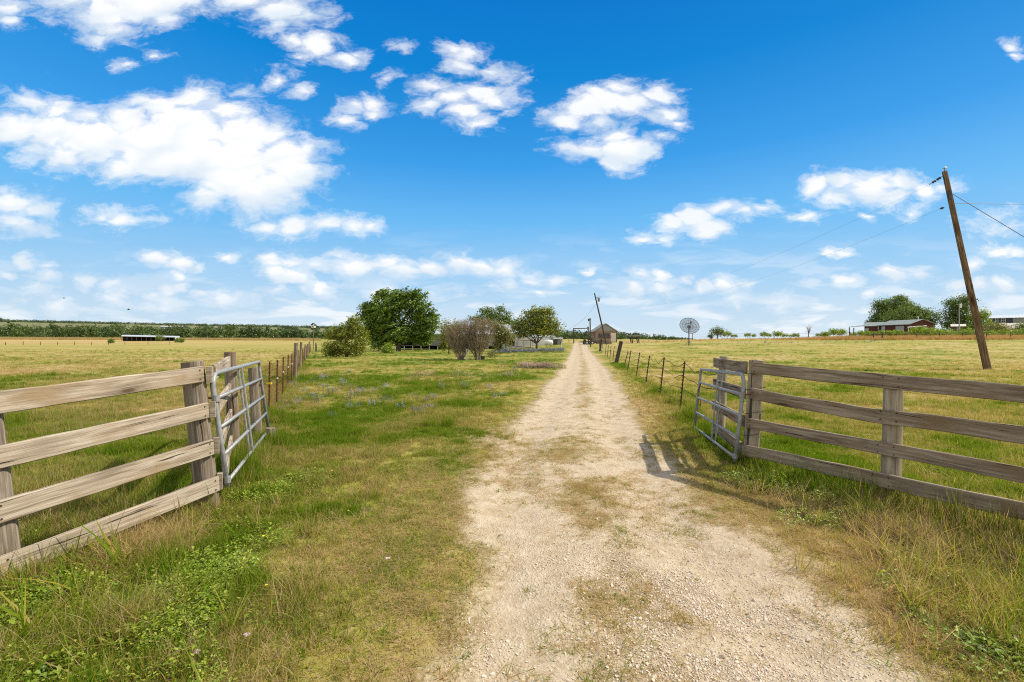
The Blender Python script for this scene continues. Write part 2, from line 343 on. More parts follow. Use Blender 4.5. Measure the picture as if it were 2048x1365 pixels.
GREEN = (.17, .24, .02); YEL = (.36, .315, .055); TAN = (.44, .33, .16)
def grassmat(name, shift=0, mul=(1, 1, 1)):
    m, t, o = newmat(name); a = t.nodes.new('ShaderNodeAttribute'); a.attribute_name = 'dry'; a.attribute_type = 'INSTANCER'
    b = t.nodes.new('ShaderNodeAttribute'); b.attribute_name = 'tone'
    oi = t.nodes.new('ShaderNodeObjectInfo')
    f = mth(t, 'ADD', mth(t, 'ADD', a.outputs['Fac'], shift), mth(t, 'ADD', mth(t, 'MULTIPLY', mth(t, 'SUBTRACT', b.outputs['Fac'], .5), .95), mth(t, 'MULTIPLY', mth(t, 'SUBTRACT', oi.outputs['Random'], .5), .38)))
    k = lambda c: tuple(q * w for q, w in zip(c, mul))
    col = ramp(t, f, [(0, k((.13, .215, .014))), (.25, k(GREEN)), (.55, k(YEL)), (.8, k(TAN)), (1, k((.52, .38, .21)))])
    d = t.nodes.new('ShaderNodeBsdfDiffuse'); tr = t.nodes.new('ShaderNodeBsdfTranslucent'); mx = t.nodes.new('ShaderNodeMixShader')
    lk(t, col, d.inputs[0]); lk(t, mixc(t, 1, col, (1.15, 1.15, .6), 'MULTIPLY'), tr.inputs[0]); mx.inputs[0].default_value = .48
    lk(t, d.outputs[0], mx.inputs[1]); lk(t, tr.outputs[0], mx.inputs[2]); lk(t, mx.outputs[0], o.inputs[0]); return m

def ground_mat():
    m, t, o = newmat('ground_and_dirt'); ge = t.nodes.new('ShaderNodeNewGeometry'); pos = ge.outputs['Position']
    A = {}
    for k in ('dry', 'dirt', 'gold', 'far'):
        a = t.nodes.new('ShaderNodeAttribute'); a.attribute_name = k; A[k] = a.outputs['Fac']
    nf = noise(t, pos, 26, 6, .7).outputs['Fac']; nm = noise(t, pos, 4.5, 5, .65).outputs['Fac']; nl = noise(t, vmth(t, 'MULTIPLY', pos, (.35, .6, 1)), .8, 5, .65).outputs['Fac']
    nxl = noise(t, vmth(t, 'MULTIPLY', pos, (.02, .07, 0)), 1, 5, .6).outputs['Fac']
    f = mth(t, 'ADD', A['dry'], mth(t, 'ADD', mth(t, 'MULTIPLY', mth(t, 'SUBTRACT', nf, .5), .7), mth(t, 'MULTIPLY', mth(t, 'SUBTRACT', nm, .5), .7)))
    f = mth(t, 'ADD', f, mth(t, 'MULTIPLY', mth(t, 'SUBTRACT', nl, .5), .5)); f = mth(t, 'ADD', f, mth(t, 'MULTIPLY', mth(t, 'SUBTRACT', nxl, .5), .5))
    s = 1.0; k = lambda c, q=s: tuple(x * q for x in c)
    grass = ramp(t, f, [(0, k((.09, .145, .012))), (.25, k((.16, .19, .022))), (.5, k((.29, .255, .048))), (.75, k((.34, .28, .085))), (1, k((.44, .32, .16)))])
    grass = mixc(t, A['gold'], grass, ramp(t, nl, [(.3, (.30, .21, .10)), (.5, (.45, .31, .11)), (.7, (.42, .32, .16))]))
    hill = ramp(t, nxl, [(.35, (.085, .13, .045)), (.47, (.13, .16, .06)), (.54, (.23, .18, .10)), (.62, (.10, .145, .05))])
    grass = mixc(t, A['far'], grass, hill)
    # dirt: pale limestone dust with grit and darker damp or leafy specks
    vo = t.nodes.new('ShaderNodeTexVoronoi'); vo.inputs['Scale'].default_value = 48; lk(t, pos, vo.inputs['Vector'])
    vo2 = t.nodes.new('ShaderNodeTexVoronoi'); vo2.inputs['Scale'].default_value = 110; lk(t, pos, vo2.inputs['Vector'])
    dn = mth(t, 'ADD', mth(t, 'MULTIPLY', nf, .5), mth(t, 'MULTIPLY', nm, .5))
    dc = ramp(t, dn, [(.3, (.33, .225, .12)), (.48, (.43, .34, .225)), (.62, (.53, .44, .31))])
    peb = mth(t, 'MULTIPLY', sstep(t, vo.outputs['Distance'], .42, .2), sstep(t, nl, .42, .6))
    dc = mixc(t, mth(t, 'MULTIPLY', peb, .55), dc, (.62, .53, .40))
    spk = sstep(t, vo2.outputs['Distance'], .16, .08)
    dc = mixc(t, mth(t, 'MULTIPLY', spk, .45), dc, (.27, .18, .10))
    soil = ramp(t, dn, [(.32, (.20, .145, .08)), (.5, (.34, .265, .15)), (.66, (.45, .36, .22))])
    dd = mth(t, 'ADD', A['dirt'], mth(t, 'MULTIPLY', mth(t, 'SUBTRACT', nf, .5), .9)); dd = mth(t, 'ADD', dd, mth(t, 'MULTIPLY', mth(t, 'SUBTRACT', nm, .5), .6))
    col = mixc(t, mth(t, 'MULTIPLY', sstep(t, dd, .0, .28), .9), grass, soil)
    col = mixc(t, sstep(t, dd, .34, .86), col, dc)
    hgt = mth(t, 'ADD', mth(t, 'MULTIPLY', nf, 1), mth(t, 'MULTIPLY', peb, .5)); hgt = mth(t, 'ADD', hgt, mth(t, 'MULTIPLY', nm, 2.2))
    principled(t, o, col, .95, 0, hgt, .55, .03, .1); return m
M = {}
M['ground'] = ground_mat()
M['board'] = wood('grey_tan_weathered_board', (.17, .13, .09), (.37, .30, .22), (.50, .43, .335))  # grey-tan wood of the left fence, its own colour
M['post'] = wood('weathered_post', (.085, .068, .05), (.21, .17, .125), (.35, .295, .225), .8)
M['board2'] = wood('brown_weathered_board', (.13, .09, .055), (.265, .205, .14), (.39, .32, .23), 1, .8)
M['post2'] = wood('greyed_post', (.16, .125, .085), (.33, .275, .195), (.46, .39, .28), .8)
M['pole'] = wood('creosoted_pole', (.05, .032, .02), (.17, .105, .06), (.36, .25, .16), .5, .9)
M['darkwood'] = simple('dark_grey_wood', (.07, .055, .045), .4, 3)
M['galv'] = simple('galvanised_steel', (.27, .27, .262), .25, 14, .5, .2, .08, .5)
m_, t_, o_ = newmat('galvanised_tube_with_rust'); tc_ = t_.nodes.new('ShaderNodeTexCoord'); n1_ = noise(t_, tc_.outputs['Object'], 16, 6, .65).outputs['Fac']; n2_ = noise(t_, tc_.outputs['Object'], 7, 8, .7).outputs['Fac']
c_ = ramp(t_, n1_, [(.3, (.20, .205, .205)), (.7, (.34, .345, .34))]); c_ = mixc(t_, mth(t_, 'MULTIPLY', sstep(t_, n2_, .60, .68), .8), c_, (.16, .085, .045)); principled(t_, o_, c_, .5, .2, n1_, .15, .004, .5); M['gate'] = m_
M['rust'] = simple('rusty_steel', (.16, .065, .03), .5, 20, .9)
M['tpost'] = simple('dark_rusted_t_post', (.07, .04, .028), .5, 20, .9)
M['wire'] = simple('old_fence_wire', (.10, .08, .065), .3, 20, .7, .4)
M['cable'] = simple('power_cable', (.05, .05, .055), .1, 5, .6)
M['yellow'] = simple('yellow_plastic', (.8, .62, .02), .05, 5, .5)
M['white'] = simple('white_painted_siding', (.70, .67, .62), .12, 2.5, .75)
M['whitemetal'] = simple('white_sheet_metal', (.68, .69, .69), .12, 1.2, .5)
M['porcelain'] = simple('grey_white_insulator', (.55, .55, .52), .1, 20, .3)
M['roofmetal'] = simple('pale_metal_roof', (.52, .55, .56), .18, 1.5, .45, .3)
M['dkroof'] = simple('dull_grey_roof', (.28, .27, .26), .25, 2, .8)
M['greenroof'] = simple('green_grey_roof', (.21, .245, .225), .2, 1.2, .6)
M['red'] = simple('barn_red_siding', (.085, .026, .02), .25, 2, .8)
M['navy'] = simple('slate_blue_siding', (.045, .055, .085), .2, 2, .8)
M['greywall'] = simple('grey_siding', (.22, .225, .22), .2, 2, .8)
M['cream'] = simple('cream_roof', (.62, .56, .46), .12, 2, .8)
M['glass'] = simple('dark_window_glass', (.02, .025, .03), .3, 3, .12, 0, 0, .5)
M['paleglass'] = simple('pale_window_blind', (.30, .32, .33), .2, 3, .3, 0, 0, .5)
M['shadowy'] = simple('shade_and_door_black', (.02, .018, .016), .3, 3, .9)  # near black: painted shade in openings and under the deck, also doors
M['bark'] = simple('tree_bark', (.12, .09, .065), .4, 9, .95)
M['twig'] = simple('grey_brown_twigs', (.27, .20, .15), .35, 9, .95)
M['leaf_dark'] = leafmat('dark_green_leaves', (.06, .115, .010), (.14, .225, .02), (.28, .36, .04))
M['leaf_mid'] = leafmat('mid_green_leaves', (.06, .105, .014), (.13, .19, .028), (.27, .31, .06))
M['leaf_yel'] = leafmat('yellow_green_leaves', (.10, .13, .012), (.22, .25, .025), (.42, .40, .05))
M['leaf_bright'] = leafmat('bright_green_leaves', (.12, .20, .014), (.24, .33, .025), (.42, .46, .06))
M['leaf_olive'] = leafmat('olive_leaves', (.12, .12, .03), (.22, .21, .06), (.34, .31, .11))
M['leaf_seed'] = leafmat('dry_seed_heads', (.17, .13, .065), (.28, .225, .11), (.39, .33, .17), .25)
M['leaf_wood'] = leafmat('woodland_leaves', (.045, .075, .018), (.075, .118, .026), (.115, .155, .036), .2)
M['leaf_far'] = leafmat('haze_tinted_far_leaves', (.05, .08, .04), (.085, .12, .05), (.14, .17, .07), .1)  # muted, bluer leaves with distance haze put into the colour
M['grassA'] = grassmat('grass_blades'); M['straw'] = grassmat('straw_blades', .40); M['lush'] = grassmat('lush_blades', -.22)
M['blue'] = simple('bluebonnet_petals', (.2, .21, .31), .3, 30, .7); M['pink'] = simple('pink_petals', (.6, .42, .48), .2, 30, .7); M['yel'] = simple('yellow_petals', (.75, .6, .05), .2, 30, .7)
M['mauve'] = simple('mauve_seed_heads', (.50, .35, .27), .3, 30, .8)
M['stone'] = simple('limestone_gravel', (.60, .50, .38), .28, 14, .9)

# ------------------------------------------------------------------ ground and road
us = [0.0]; s = .075
while us[-1] < 7000: us.append(us[-1] + s); s = s if us[-1] < 2.6 else s * 1.055
us = np.array(us); us = np.concatenate([-us[:0:-1], us])
ys = list(np.arange(-60, 0, 3.)) + list(np.arange(0, 1.6, .2)); y = 1.6
while y < 9000: ys.append(y); y += .055 if y < 9 else (y * .0062 if y < 110 else y * .03)
ys = np.array(ys)
UU, YY = np.meshgrid(us, ys); XX = UU + xc(YY); ZZ = gz(XX, YY)
nu = len(us); G = np.stack([XX, YY, ZZ], -1).reshape(-1, 3)
a_d = dirt(XX, YY); a_y = dryf(XX, YY)
PXG = 1024 + F * XX / np.maximum(YY, 1)
gold = smooth(YY, 175, 200) * smooth(YY, 420, 330) * smooth(PXG, 760, 560) * (.45 + .55 * smooth(PXG, 420, 150))
gold = np.maximum(gold, .8 * smooth(YY, 96, 104) * smooth(YY, 150, 125) * smooth(PXG, 1240, 1290))
gold = np.maximum(gold, .55 * smooth(YY, 100, 112) * smooth(YY, 190, 150) * smooth(PXG, 1090, 1120) * smooth(PXG, 1330, 1290))
a_g = gold * smooth(fbm(XX / 30, YY / 6, 41, 3), .25, .5); a_f = smooth(YY, 420, 600)
idx = np.arange(len(ys) * nu).reshape(len(ys), nu)
quads = np.stack([idx[:-1, :-1], idx[:-1, 1:], idx[1:, 1:], idx[1:, :-1]], -1)
uc = (us[:-1] + us[1:]) / 2; yc = (ys[:-1] + ys[1:]) / 2
isroad = (np.abs(uc)[None, :] < 1.65) & (yc[:, None] > -60) & (yc[:, None] < 112)
for nm, sel in (('ground', ~isroad), ('dirt_road', isroad)):
    q = quads[sel]; u_, inv = np.unique(q.ravel(), return_inverse=True)
    me = fastmesh(nm, G[u_], inv.reshape(-1, 4), 4, M['ground'], {'dirt': a_d.ravel()[u_], 'dry': a_y.ravel()[u_], 'gold': a_g.ravel()[u_], 'far': a_f.ravel()[u_]}, True)
    o = bpy.data.objects.new(nm, me); C.objects.link(o); o['kind'] = 'structure'

# ------------------------------------------------------------------ scattered stuff (geometry-node instances of small meshes)
def blades(name, n, rad, h0, h1, w, lean, mat, seg=2, curl=.5, flat=0):
    V = []; Fc = []; T = []
    for i in range(n):
        r = rad * math.sqrt(random.random()); a = random.random() * 6.283; bx, by = r * math.cos(a), r * math.sin(a)
        h = random.uniform(h0, h1); d = random.random() * 6.283; ln = random.uniform(.1, 1) * lean; wa = random.random() * 3.14
        wx, wy = math.cos(wa) * w / 2, math.sin(wa) * w / 2; b = len(V); tn = random.random()
        for k in range(seg + 1):
            t = k / seg; off = (ln * t + curl * ln * t * t) * h; z = h * t * (1 - .35 * curl * ln * t) * (1 - flat) - .004 * (k == 0)
            px_, py_ = bx + math.cos(d) * off, by + math.sin(d) * off; ww = 1 - t ** 1.5
            if k < seg: V += [(px_ - wx * ww, py_ - wy * ww, z), (px_ + wx * ww, py_ + wy * ww, z)]; T += [tn, tn]
            else: V.append((px_, py_, z)); T.append(tn)
        for k in range(seg - 1): Fc.append((b + 2 * k, b + 2 * k + 1, b + 2 * k + 3, b + 2 * k + 2))
        e = b + 2 * (seg - 1); Fc.append((e, e + 1, e + 2))
    me = bpy.data.meshes.new(name); me.from_pydata(V, [], Fc); me.materials.append(mat)
    at_ = me.attributes.new('tone', 'FLOAT', 'POINT'); at_.data.foreach_set('value', np.array(T, np.float32))
    return me
def leafy(name, n, rad, h, size, mat, stems=6):
    V = []; Fc = []; T = []
    for i in range(n):
        a = random.random() * 6.283; r = rad * math.sqrt(random.random()); z = h * random.uniform(.1, 1) * (1 - .5 * (r / rad) ** 2)
        c = Vector((r * math.cos(a), r * math.sin(a), z)); d = Vector((math.cos(a + random.uniform(-1, 1)), math.sin(a + random.uniform(-1, 1)), random.uniform(-.3, .6))).normalized()
        sd_ = d.cross(Vector((0, 0, 1))).normalized(); s_ = size * random.uniform(.6, 1.2); b = len(V); tn = random.random()
        V += [tuple(c), tuple(c + d * s_ * .5 + sd_ * s_ * .28), tuple(c + d * s_ + Vector((0, 0, -.15 * s_))), tuple(c + d * s_ * .5 - sd_ * s_ * .28)]; T += [tn] * 4; Fc.append((b, b + 1, b + 2, b + 3))
    me = bpy.data.meshes.new(name); me.from_pydata(V, [], Fc); me.materials.append(mat)
    at_ = me.attributes.new('tone', 'FLOAT', 'POINT'); at_.data.foreach_set('value', np.array(T, np.float32)); return me
def flower(name, n, rad, h, fs, fm, stemmat, spike=True):
    V = []; Fc = []; T = []; MI = []
    for i in range(n):
        a = random.random() * 6.283; r = rad * math.sqrt(random.random()); x, y = r * math.cos(a), r * math.sin(a); hh = h * random.uniform(.7, 1.1)
        b = len(V); V += [(x - .003, y, 0), (x + .003, y, 0), (x + .01, y, hh)]; Fc.append((b, b + 1, b + 2)); MI.append(1); T += [.3] * 3
        for k in range(7 if spike else 5):
            z = hh - (k * fs * .35 if spike else 0); q = random.random() * 6.283 if spike else k * 1.256; b = len(V)
            dxx, dyy = math.cos(q) * fs * .5, math.sin(q) * fs * .5
            V += [(x, y, z), (x + dxx - dyy * .6, y + dyy + dxx * .6, z + fs * .15), (x + dxx * 1.6, y + dyy * 1.6, z), (x + dxx + dyy * .6, y + dyy - dxx * .6, z + fs * .15)]; T += [.5] * 4; Fc.append((b, b + 1, b + 2, b + 3)); MI.append(0)
    me = bpy.data.meshes.new(name); me.from_pydata(V, [], Fc); me.materials.append(fm); me.materials.append(stemmat); me.polygons.foreach_set('material_index', MI)
    at_ = me.attributes.new('tone', 'FLOAT', 'POINT'); at_.data.foreach_set('value', np.array(T, np.float32)); return me
def stone_mesh(name, seed):
    import bmesh
    bm = bmesh.new(); bmesh.ops.create_icosphere(bm, subdivisions=2, radius=.5); rr = random.Random(seed)
    dirs = [(Vector((rr.gauss(0, 1), rr.gauss(0, 1), rr.gauss(0, 1))).normalized(), rr.uniform(.16, .36)) for _ in range(11)]
    for v in bm.verts:
        for d, k in dirs:
            q = v.co.dot(d)
            if q > k: v.co -= d * (q - k)
        v.co.z *= .5
    me = bpy.data.meshes.new(name); bm.to_mesh(me); bm.free(); me.materials.append(M['stone']); return me
def scatter(name, protos, X, Y, kind, scl, dry, label, cat, tilt=.15, zoff=0.0, Z=None):
    col = bpy.data.collections.new(name + '_pieces')
    for i, me in enumerate(protos):
        col.objects.link(bpy.data.objects.new('%s_piece_%02d' % (name, i), me))
    n = len(X); me = bpy.data.meshes.new(name)
    me.vertices.add(n); me.vertices.foreach_set('co', np.stack([X, Y, (gz(X, Y) if Z is None else Z) + zoff], 1).astype(np.float32).ravel())
    a = me.attributes.new('kindi', 'INT', 'POINT'); a.data.foreach_set('value', np.asarray(kind, np.int32))
    a = me.attributes.new('dry', 'FLOAT', 'POINT'); a.data.foreach_set('value', np.asarray(dry, np.float32))
    a = me.attributes.new('scl', 'FLOAT_VECTOR', 'POINT'); s3 = np.asarray(scl, np.float32); s3 = np.stack([s3] * 3, 1) if s3.ndim == 1 else s3
    a.data.foreach_set('vector', s3.ravel())
    rot = np.stack([rng.normal(0, tilt, n), rng.normal(0, tilt, n), rng.uniform(0, 6.283, n)], 1).astype(np.float32)
    a = me.attributes.new('rot', 'FLOAT_VECTOR', 'POINT'); a.data.foreach_set('vector', rot.ravel())
    o = bpy.data.objects.new(name, me); C.objects.link(o); tag(o, label, cat, kind='stuff')
    g = bpy.data.node_groups.new(name, 'GeometryNodeTree'); g.interface.new_socket('Geometry', in_out='INPUT', socket_type='NodeSocketGeometry'); g.interface.new_socket('Geometry', in_out='OUTPUT', socket_type='NodeSocketGeometry')
    gi = g.nodes.new('NodeGroupInput'); go = g.nodes.new('NodeGroupOutput'); ip = g.nodes.new('GeometryNodeInstanceOnPoints'); ci = g.nodes.new('GeometryNodeCollectionInfo')
    ci.inputs['Collection'].default_value = col; ci.inputs['Separate Children'].default_value = True; ci.inputs['Reset Children'].default_value = True
    ip.inputs['Pick Instance'].default_value = True
    def na(nm, ty):
        q = g.nodes.new('GeometryNodeInputNamedAttribute'); q.data_type = ty; q.inputs['Name'].default_value = nm; return q.outputs['Attribute']
    g.links.new(gi.outputs[0], ip.inputs['Points']); g.links.new(ci.outputs[0], ip.inputs['Instance']); g.links.new(na('kindi', 'INT'), ip.inputs['Instance Index'])
    e2r = g.nodes.new('FunctionNodeEulerToRotation'); g.links.new(na('rot', 'FLOAT_VECTOR'), e2r.inputs[0]); g.links.new(e2r.outputs[0], ip.inputs['Rotation'])
    g.links.new(na('scl', 'FLOAT_VECTOR'), ip.inputs['Scale']); g.links.new(ip.outputs[0], go.inputs[0])
    md = o.modifiers.new('scatter', 'NODES'); md.node_group = g
    return o
def fan(n, dmin, dmax, cap, kk, half=1.35):
    """points in a fan before the camera, density cap per m2 near, kk/d^3 beyond"""
    d = np.geomspace(max(dmin, .3), dmax, 4000); den = np.minimum(cap, kk / d ** 3) * 2 * half * d
    cdf = np.concatenate([[0], np.cumsum((den[1:] + den[:-1]) / 2 * np.diff(d))]); tot = cdf[-1]
    m = int(tot) if n is None else n
    dd = np.interp(rng.random(m) * tot, cdf, d); return rng.uniform(-half, half, m) * dd, dd - 1.2
def seg_dist(x, y, a, b):
    ax, ay = a; bx, by = b; L = (bx - ax) ** 2 + (by - ay) ** 2
    t = np.clip(((x - ax) * (bx - ax) + (y - ay) * (by - ay)) / L, 0, 1); return np.hypot(x - ax - t * (bx - ax), y - ay - t * (by - ay))
LF = [(-4.1, .2), (-2.87, 4.31), (-3.65, 5.95), (-5.18, 9.7), (-9.3, 19.5), (-19, 43)]
RF = [(5.6, .6), (3.02, 5.77), (3.38, 7.4), (3.75, 10.2), (5.45, 20.1), (7.5, 32.7), (12, 60)]
def fence_near(x, y, s):
    d = np.full(np.shape(x), 99.)
    for L in (LF, RF):
        for a, b in zip(L[:-1], L[1:]): d = np.minimum(d, seg_dist(x, y, a, b))
    return np.exp(-(d / s) ** 2)
gp = [blades('short_grass_tuft', 30, .075, .03, .065, .0055, .7, M['grassA']), blades('short_grass_tuft', 26, .085, .025, .055, .006, 1.0, M['grassA']),
      blades('fine_grass_tuft', 30, .07, .05, .10, .005, .6, M['grassA']), blades('dry_grass_tuft', 26, .08, .03, .075, .0045, 1.2, M['straw']),
      blades('lush_grass_tuft', 30, .075, .05, .11, .0065, .55, M['lush']), blades('straw_litter_tuft', 22, .09, .05, .10, .0045, 1.6, M['straw'], flat=.75)]
X, Y = fan(None, .7, 95, 400, 330000, 1.85)
u = X - xc(Y); dt = dirt(X, Y); dr = dryf(X, Y); pat = fbm(X / .35, Y / .35, 51, 3)
keep = rng.random(len(X)) < np.clip(1.0 - 1.55 * dt + (pat - .5) * .8, .0, 1) * (1 - .45 * smooth(np.abs(u), 1.9, 1.2) * smooth(Y, 3, 7)) * np.where(dt > .55, .12, 1)
keep &= (pat > .36) | (rng.random(len(X)) < .6)
X, Y, u, dt, dr, pat = (q[keep] for q in (X, Y, u, dt, dr, pat)); n = len(X)
fn = fence_near(X, Y, .45); rd = smooth(np.abs(u), 2.6, 1.3)
hgt = (.55 + .8 * smooth(fbm(X / 1.3, Y / 1.3, 52, 3), .42, .7) + .7 * smooth(fbm(X / .28, Y / .28, 57, 2), .5, .8)) * (1 - .55 * rd) * (1 + 1.1 * fn * (Y < 40)) * (1 + .25 * (X < -4 - .43 * (Y - 7)))
wid = 1 + .9 * smooth(Y, 8, 30) + 1.6 * smooth(Y, 25, 90)
r_ = rng.random(n); kind = np.where(r_ < .3, 0, np.where(r_ < .55, 1, 2))
kind = np.where(rng.random(n) < .10 + .45 * dr ** 2, 3, kind); kind = np.where((rng.random(n) < .6) & (dr < .30), 4, kind); kind = np.where((rng.random(n) < .14 + .35 * rd), np.where(rng.random(n) < .55, 5, 1), kind)
hs_ = hgt * rng.uniform(.7, 1.3, n)
# mown straw and short dry blades lying over the track
X2, Y2 = fan(60000, 1.8, 41, 420, 120000, 1.2); u2 = X2 - xc(Y2); q = (np.abs(u2) < 2.0); X2, Y2, u2 = X2[q], Y2[q], u2[q]
q = rng.random(len(X2)) < np.clip(.85 - .95 * dirt(X2, Y2) + .35 * smooth(Y2, 3.5, 5.5) + (fbm(X2 / .3, Y2 / .4, 56, 3) - .5) * 1.6, .03, 1); X2, Y2 = X2[q], Y2[q]; m = len(X2)
X = np.concatenate([X, X2]); Y = np.concatenate([Y, Y2]); kind = np.concatenate([kind, np.where(rng.random(m) < .75, 5, 1)]); hs_ = np.concatenate([hs_, rng.uniform(.25, .6, m)]); wid = np.concatenate([wid, rng.uniform(.6, 1.0, m) * (1 + .5 * smooth(Y2, 8, 30))])
dr = np.concatenate([dr, np.clip(.66 + .18 * rng.normal(size=m) - .5 * smooth(fbm(X2 / .5, Y2 / .7, 58, 3), .5, .64), .1, 1)])
scatter('grass', gp, X, Y, kind, np.stack([wid, wid, hs_ * (1 + .15 * smooth(Y, 20, 80))], 1), dr, 'patchy green and straw coloured pasture grass on both sides of the dirt track', 'grass', .12)

# weeds: taller grass, broad leaves, straw along fences and in the left foreground
wp = [blades('tall_grass_clump', 16, .05, .18, .42, .011, .55, M['lush'], 4, .9), blades('bent_straw_clump', 26, .10, .12, .32, .005, 1.1, M['straw'], 3, .8),
      leafy('leafy_weed', 90, .13, .12, .028, M['leaf_bright']), leafy('low_leafy_weed', 60, .14, .06, .038, M['leaf_bright']), blades('seeded_grass_clump', 20, .06, .15, .34, .006, .4, M['grassA'], 3, .6),
      blades('wide_blade_clump', 7, .04, .25, .5, .02, .7, M['lush'], 5, 1.3)]
X, Y = fan(84000, .7, 23, 60, 60 * 400, 1.85); dn = np.zeros(len(X))
nL = fence_near(X, Y, .38); fg = smooth(X, -.8, -2.0) * smooth(Y, 4.4, 2.8); fgr = smooth(X, 1.9, 2.5) * smooth(Y, 6.6, 4.4) * .6
pt = fbm(X / .45, Y / .45, 61, 3); prob = np.clip(nL * .75 + fg * .8 + fgr, 0, 1) * smooth(pt, .33, .6) + .006
prob *= (dirt(X, Y) < .1) * smooth(np.abs(X - xc(Y)), 1.4, 2.0)
k = rng.random(len(X)) < prob * .38; X, Y = X[k], Y[k]; n = len(X); r_ = rng.random(n); pt2 = fbm(X / .5, Y / .5, 62, 2)
kind = np.where(r_ < .06, 0, np.where(r_ < .42, 1, np.where(r_ < .70, 2, np.where(r_ < .84, 3, np.where(r_ < .988, 4, 5)))))
kind = np.where((pt2 < .44) & (kind == 1), 2, kind); kind = np.where((pt2 > .58) & ((kind == 2) | (kind == 3)), 1, kind)
ex = []
for px, py, m, sp_x, kk in ((345, 1275, 60, .11, 2), (300, 1240, 40, .10, 3), (385, 1200, 26, .10, 2), (430, 1170, 30, .12, 3), (560, 985, 40, .18, 3), (500, 1000, 26, .15, 2), (60, 1215, 60, .14, 3), (20, 1190, 40, .12, 2), (250, 1130, 44, .14, 1), (330, 1100, 44, .14, 1), (280, 1260, 36, .12, 1), (200, 1290, 30, .12, 1), (600, 960, 24, .15, 3), (1960, 1290, 20, .14, 3), (2000, 1310, 12, .12, 3), (1900, 1140, 12, .16, 3), (1850, 1180, 26, .25, 4), (1950, 1230, 26, .25, 1), (1560, 960, 24, .2, 3), (1520, 890, 30, .12, 3), (1800, 1090, 26, .16, 1),
  (115, 1230, 2, .04, 5), (60, 1290, 1, .04, 5), (150, 1200, 1, .04, 0), (235, 1150, 2, .04, 5), (255, 1145, 1, .04, 0), (360, 1075, 2, .05, 5), (400, 1050, 1, .05, 0), (432, 1050, 1, .05, 5), (1725, 1045, 2, .06, 0), (1775, 1050, 1, .06, 5), (1905, 1135, 2, .06, 0), (1940, 1150, 1, .05, 5)):
    d0 = H * F / (py - 682.5); x0 = (px - 1024) / F * d0
    for _ in range(m): ex.append((x0 + random.gauss(0, sp_x), d0 + random.gauss(0, sp_x * .9), kk))
ex = np.array(ex); X = np.concatenate([X, ex[:, 0]]); Y = np.concatenate([Y, ex[:, 1]]); kind = np.concatenate([kind, ex[:, 2].astype(int)]); n = len(X)
scatter('weeds', wp, X, Y, kind, rng.uniform(.55, 1.05, n) * (.75 + .25 * (Y < 6)), np.clip(dryf(X, Y) + .05, 0, 1), 'tangle of leafy weeds, long blades and bent straw under the plank fences', 'weeds', .2)
# tall dry grass strip on the right boundary
M['ruddy'] = grassmat('ruddy_straw_blades', .3, (.95, .78, .85))
sp_ = [blades('tall_dry_grass', 30, .5, .6, 1.25, .035, .35, M['ruddy'], 2, .5), blades('tall_dry_grass', 30, .6, .45, 1.0, .04, .6, M['ruddy'], 2, .7)]
n = 7000; PXs = 1240 + 1100 * rng.random(n); Y = rng.uniform(93, 108, n); X = (PXs - 1024) / F * Y
k = rng.random(n) < .25 + .75 * smooth(PXs, 1500, 1700); X, Y, PXs = X[k], Y[k], PXs[k]; n = len(X)
sz = (.3 + .55 * smooth(PXs, 1500, 1720)) * rng.uniform(.6, 1.15, n)
scatter('tall_dry_grass', sp_, X, Y, rng.integers(0, 2, n), sz, .35 + .5 * rng.random(n), 'strip of tall reddish tan dry grass along the far right fence', 'dry grass', .1)
# dry strip far left before the wood
n = 3800; PXs = rng.uniform(-250, 640, n); Y = rng.uniform(330, 352, n); X = (PXs - 1024) / F * Y
sp2 = [blades('pale_dry_grass', 30, 1.6, .8, 2.2, .12, .35, M['straw'], 2, .5)]
scatter('pale_dry_grass', sp2, X, Y, np.zeros(n, int), rng.uniform(.5, 1.1, n), .5 + .5 * rng.random(n), 'pale band of tall dry grass in front of the wood on the far left', 'dry grass', .1)
# flowers
fp = [flower('bluebonnet', 5, .10, .16, .035, M['blue'], M['leaf_mid']), flower('pink_bloom', 1, .01, .07, .026, M['pink'], M['leaf_mid'], False), flower('yellow_bloom', 1, .01, .09, .012, M['yel'], M['leaf_mid'], False),
      flower('mauve_heads', 12, .2, .16, .03, M['mauve'], M['leaf_mid'])]
fx = []; fy = []; fk = []
for px, d0, sx, sy, n, k in ((650, 13, .7, 1.2, 11, 0), (745, 14, .7, 1.3, 16, 0), (760, 11.5, .9, .8, 12, 0), (690, 10.5, 1.2, .8, 6, 0), (840, 10, .4, .4, 6, 0), (600, 16, .9, 2, 14, 0), (900, 14, 1.2, 1.6, 5, 0), (560, 10.5, .3, .8, 7, 0), (960, 12, .6, .6, 3, 0), (1060, 25, 1.0, 2.4, 14, 0), (1078, 27, .8, .7, 170, 3), (930, 20, 1.6, .6, 24, 3), (1500, 9, 3, 3, 6, 2)):
    c = at(px, d0); fx += list(rng.normal(c.x, sx, n)); fy += list(rng.normal(c.y, sy, n)); fk += [k] * n
for px, d0 in ((773, 3.2), (493, 2.35), (390, 2.2)): c = at(px, d0); fx.append(c.x); fy.append(c.y); fk.append(1)
for i in range(26): fx.append(random.uniform(-3, 4.5)); fy.append(random.uniform(2, 6)); fk.append(2)
n = 520; pxs = rng.uniform(985, 1128, n); dd = 60 + (pxs - 985) * .02 + rng.normal(0, 3.0, n); fx += list((pxs - 1024) / F * dd); fy += list(dd); fk += [0] * n
n = 60; pxs = rng.uniform(1420, 1760, n); dd = 76 + rng.normal(0, 2.6, n); fx += list((pxs - 1024) / F * dd); fy += list(dd); fk += [0] * n
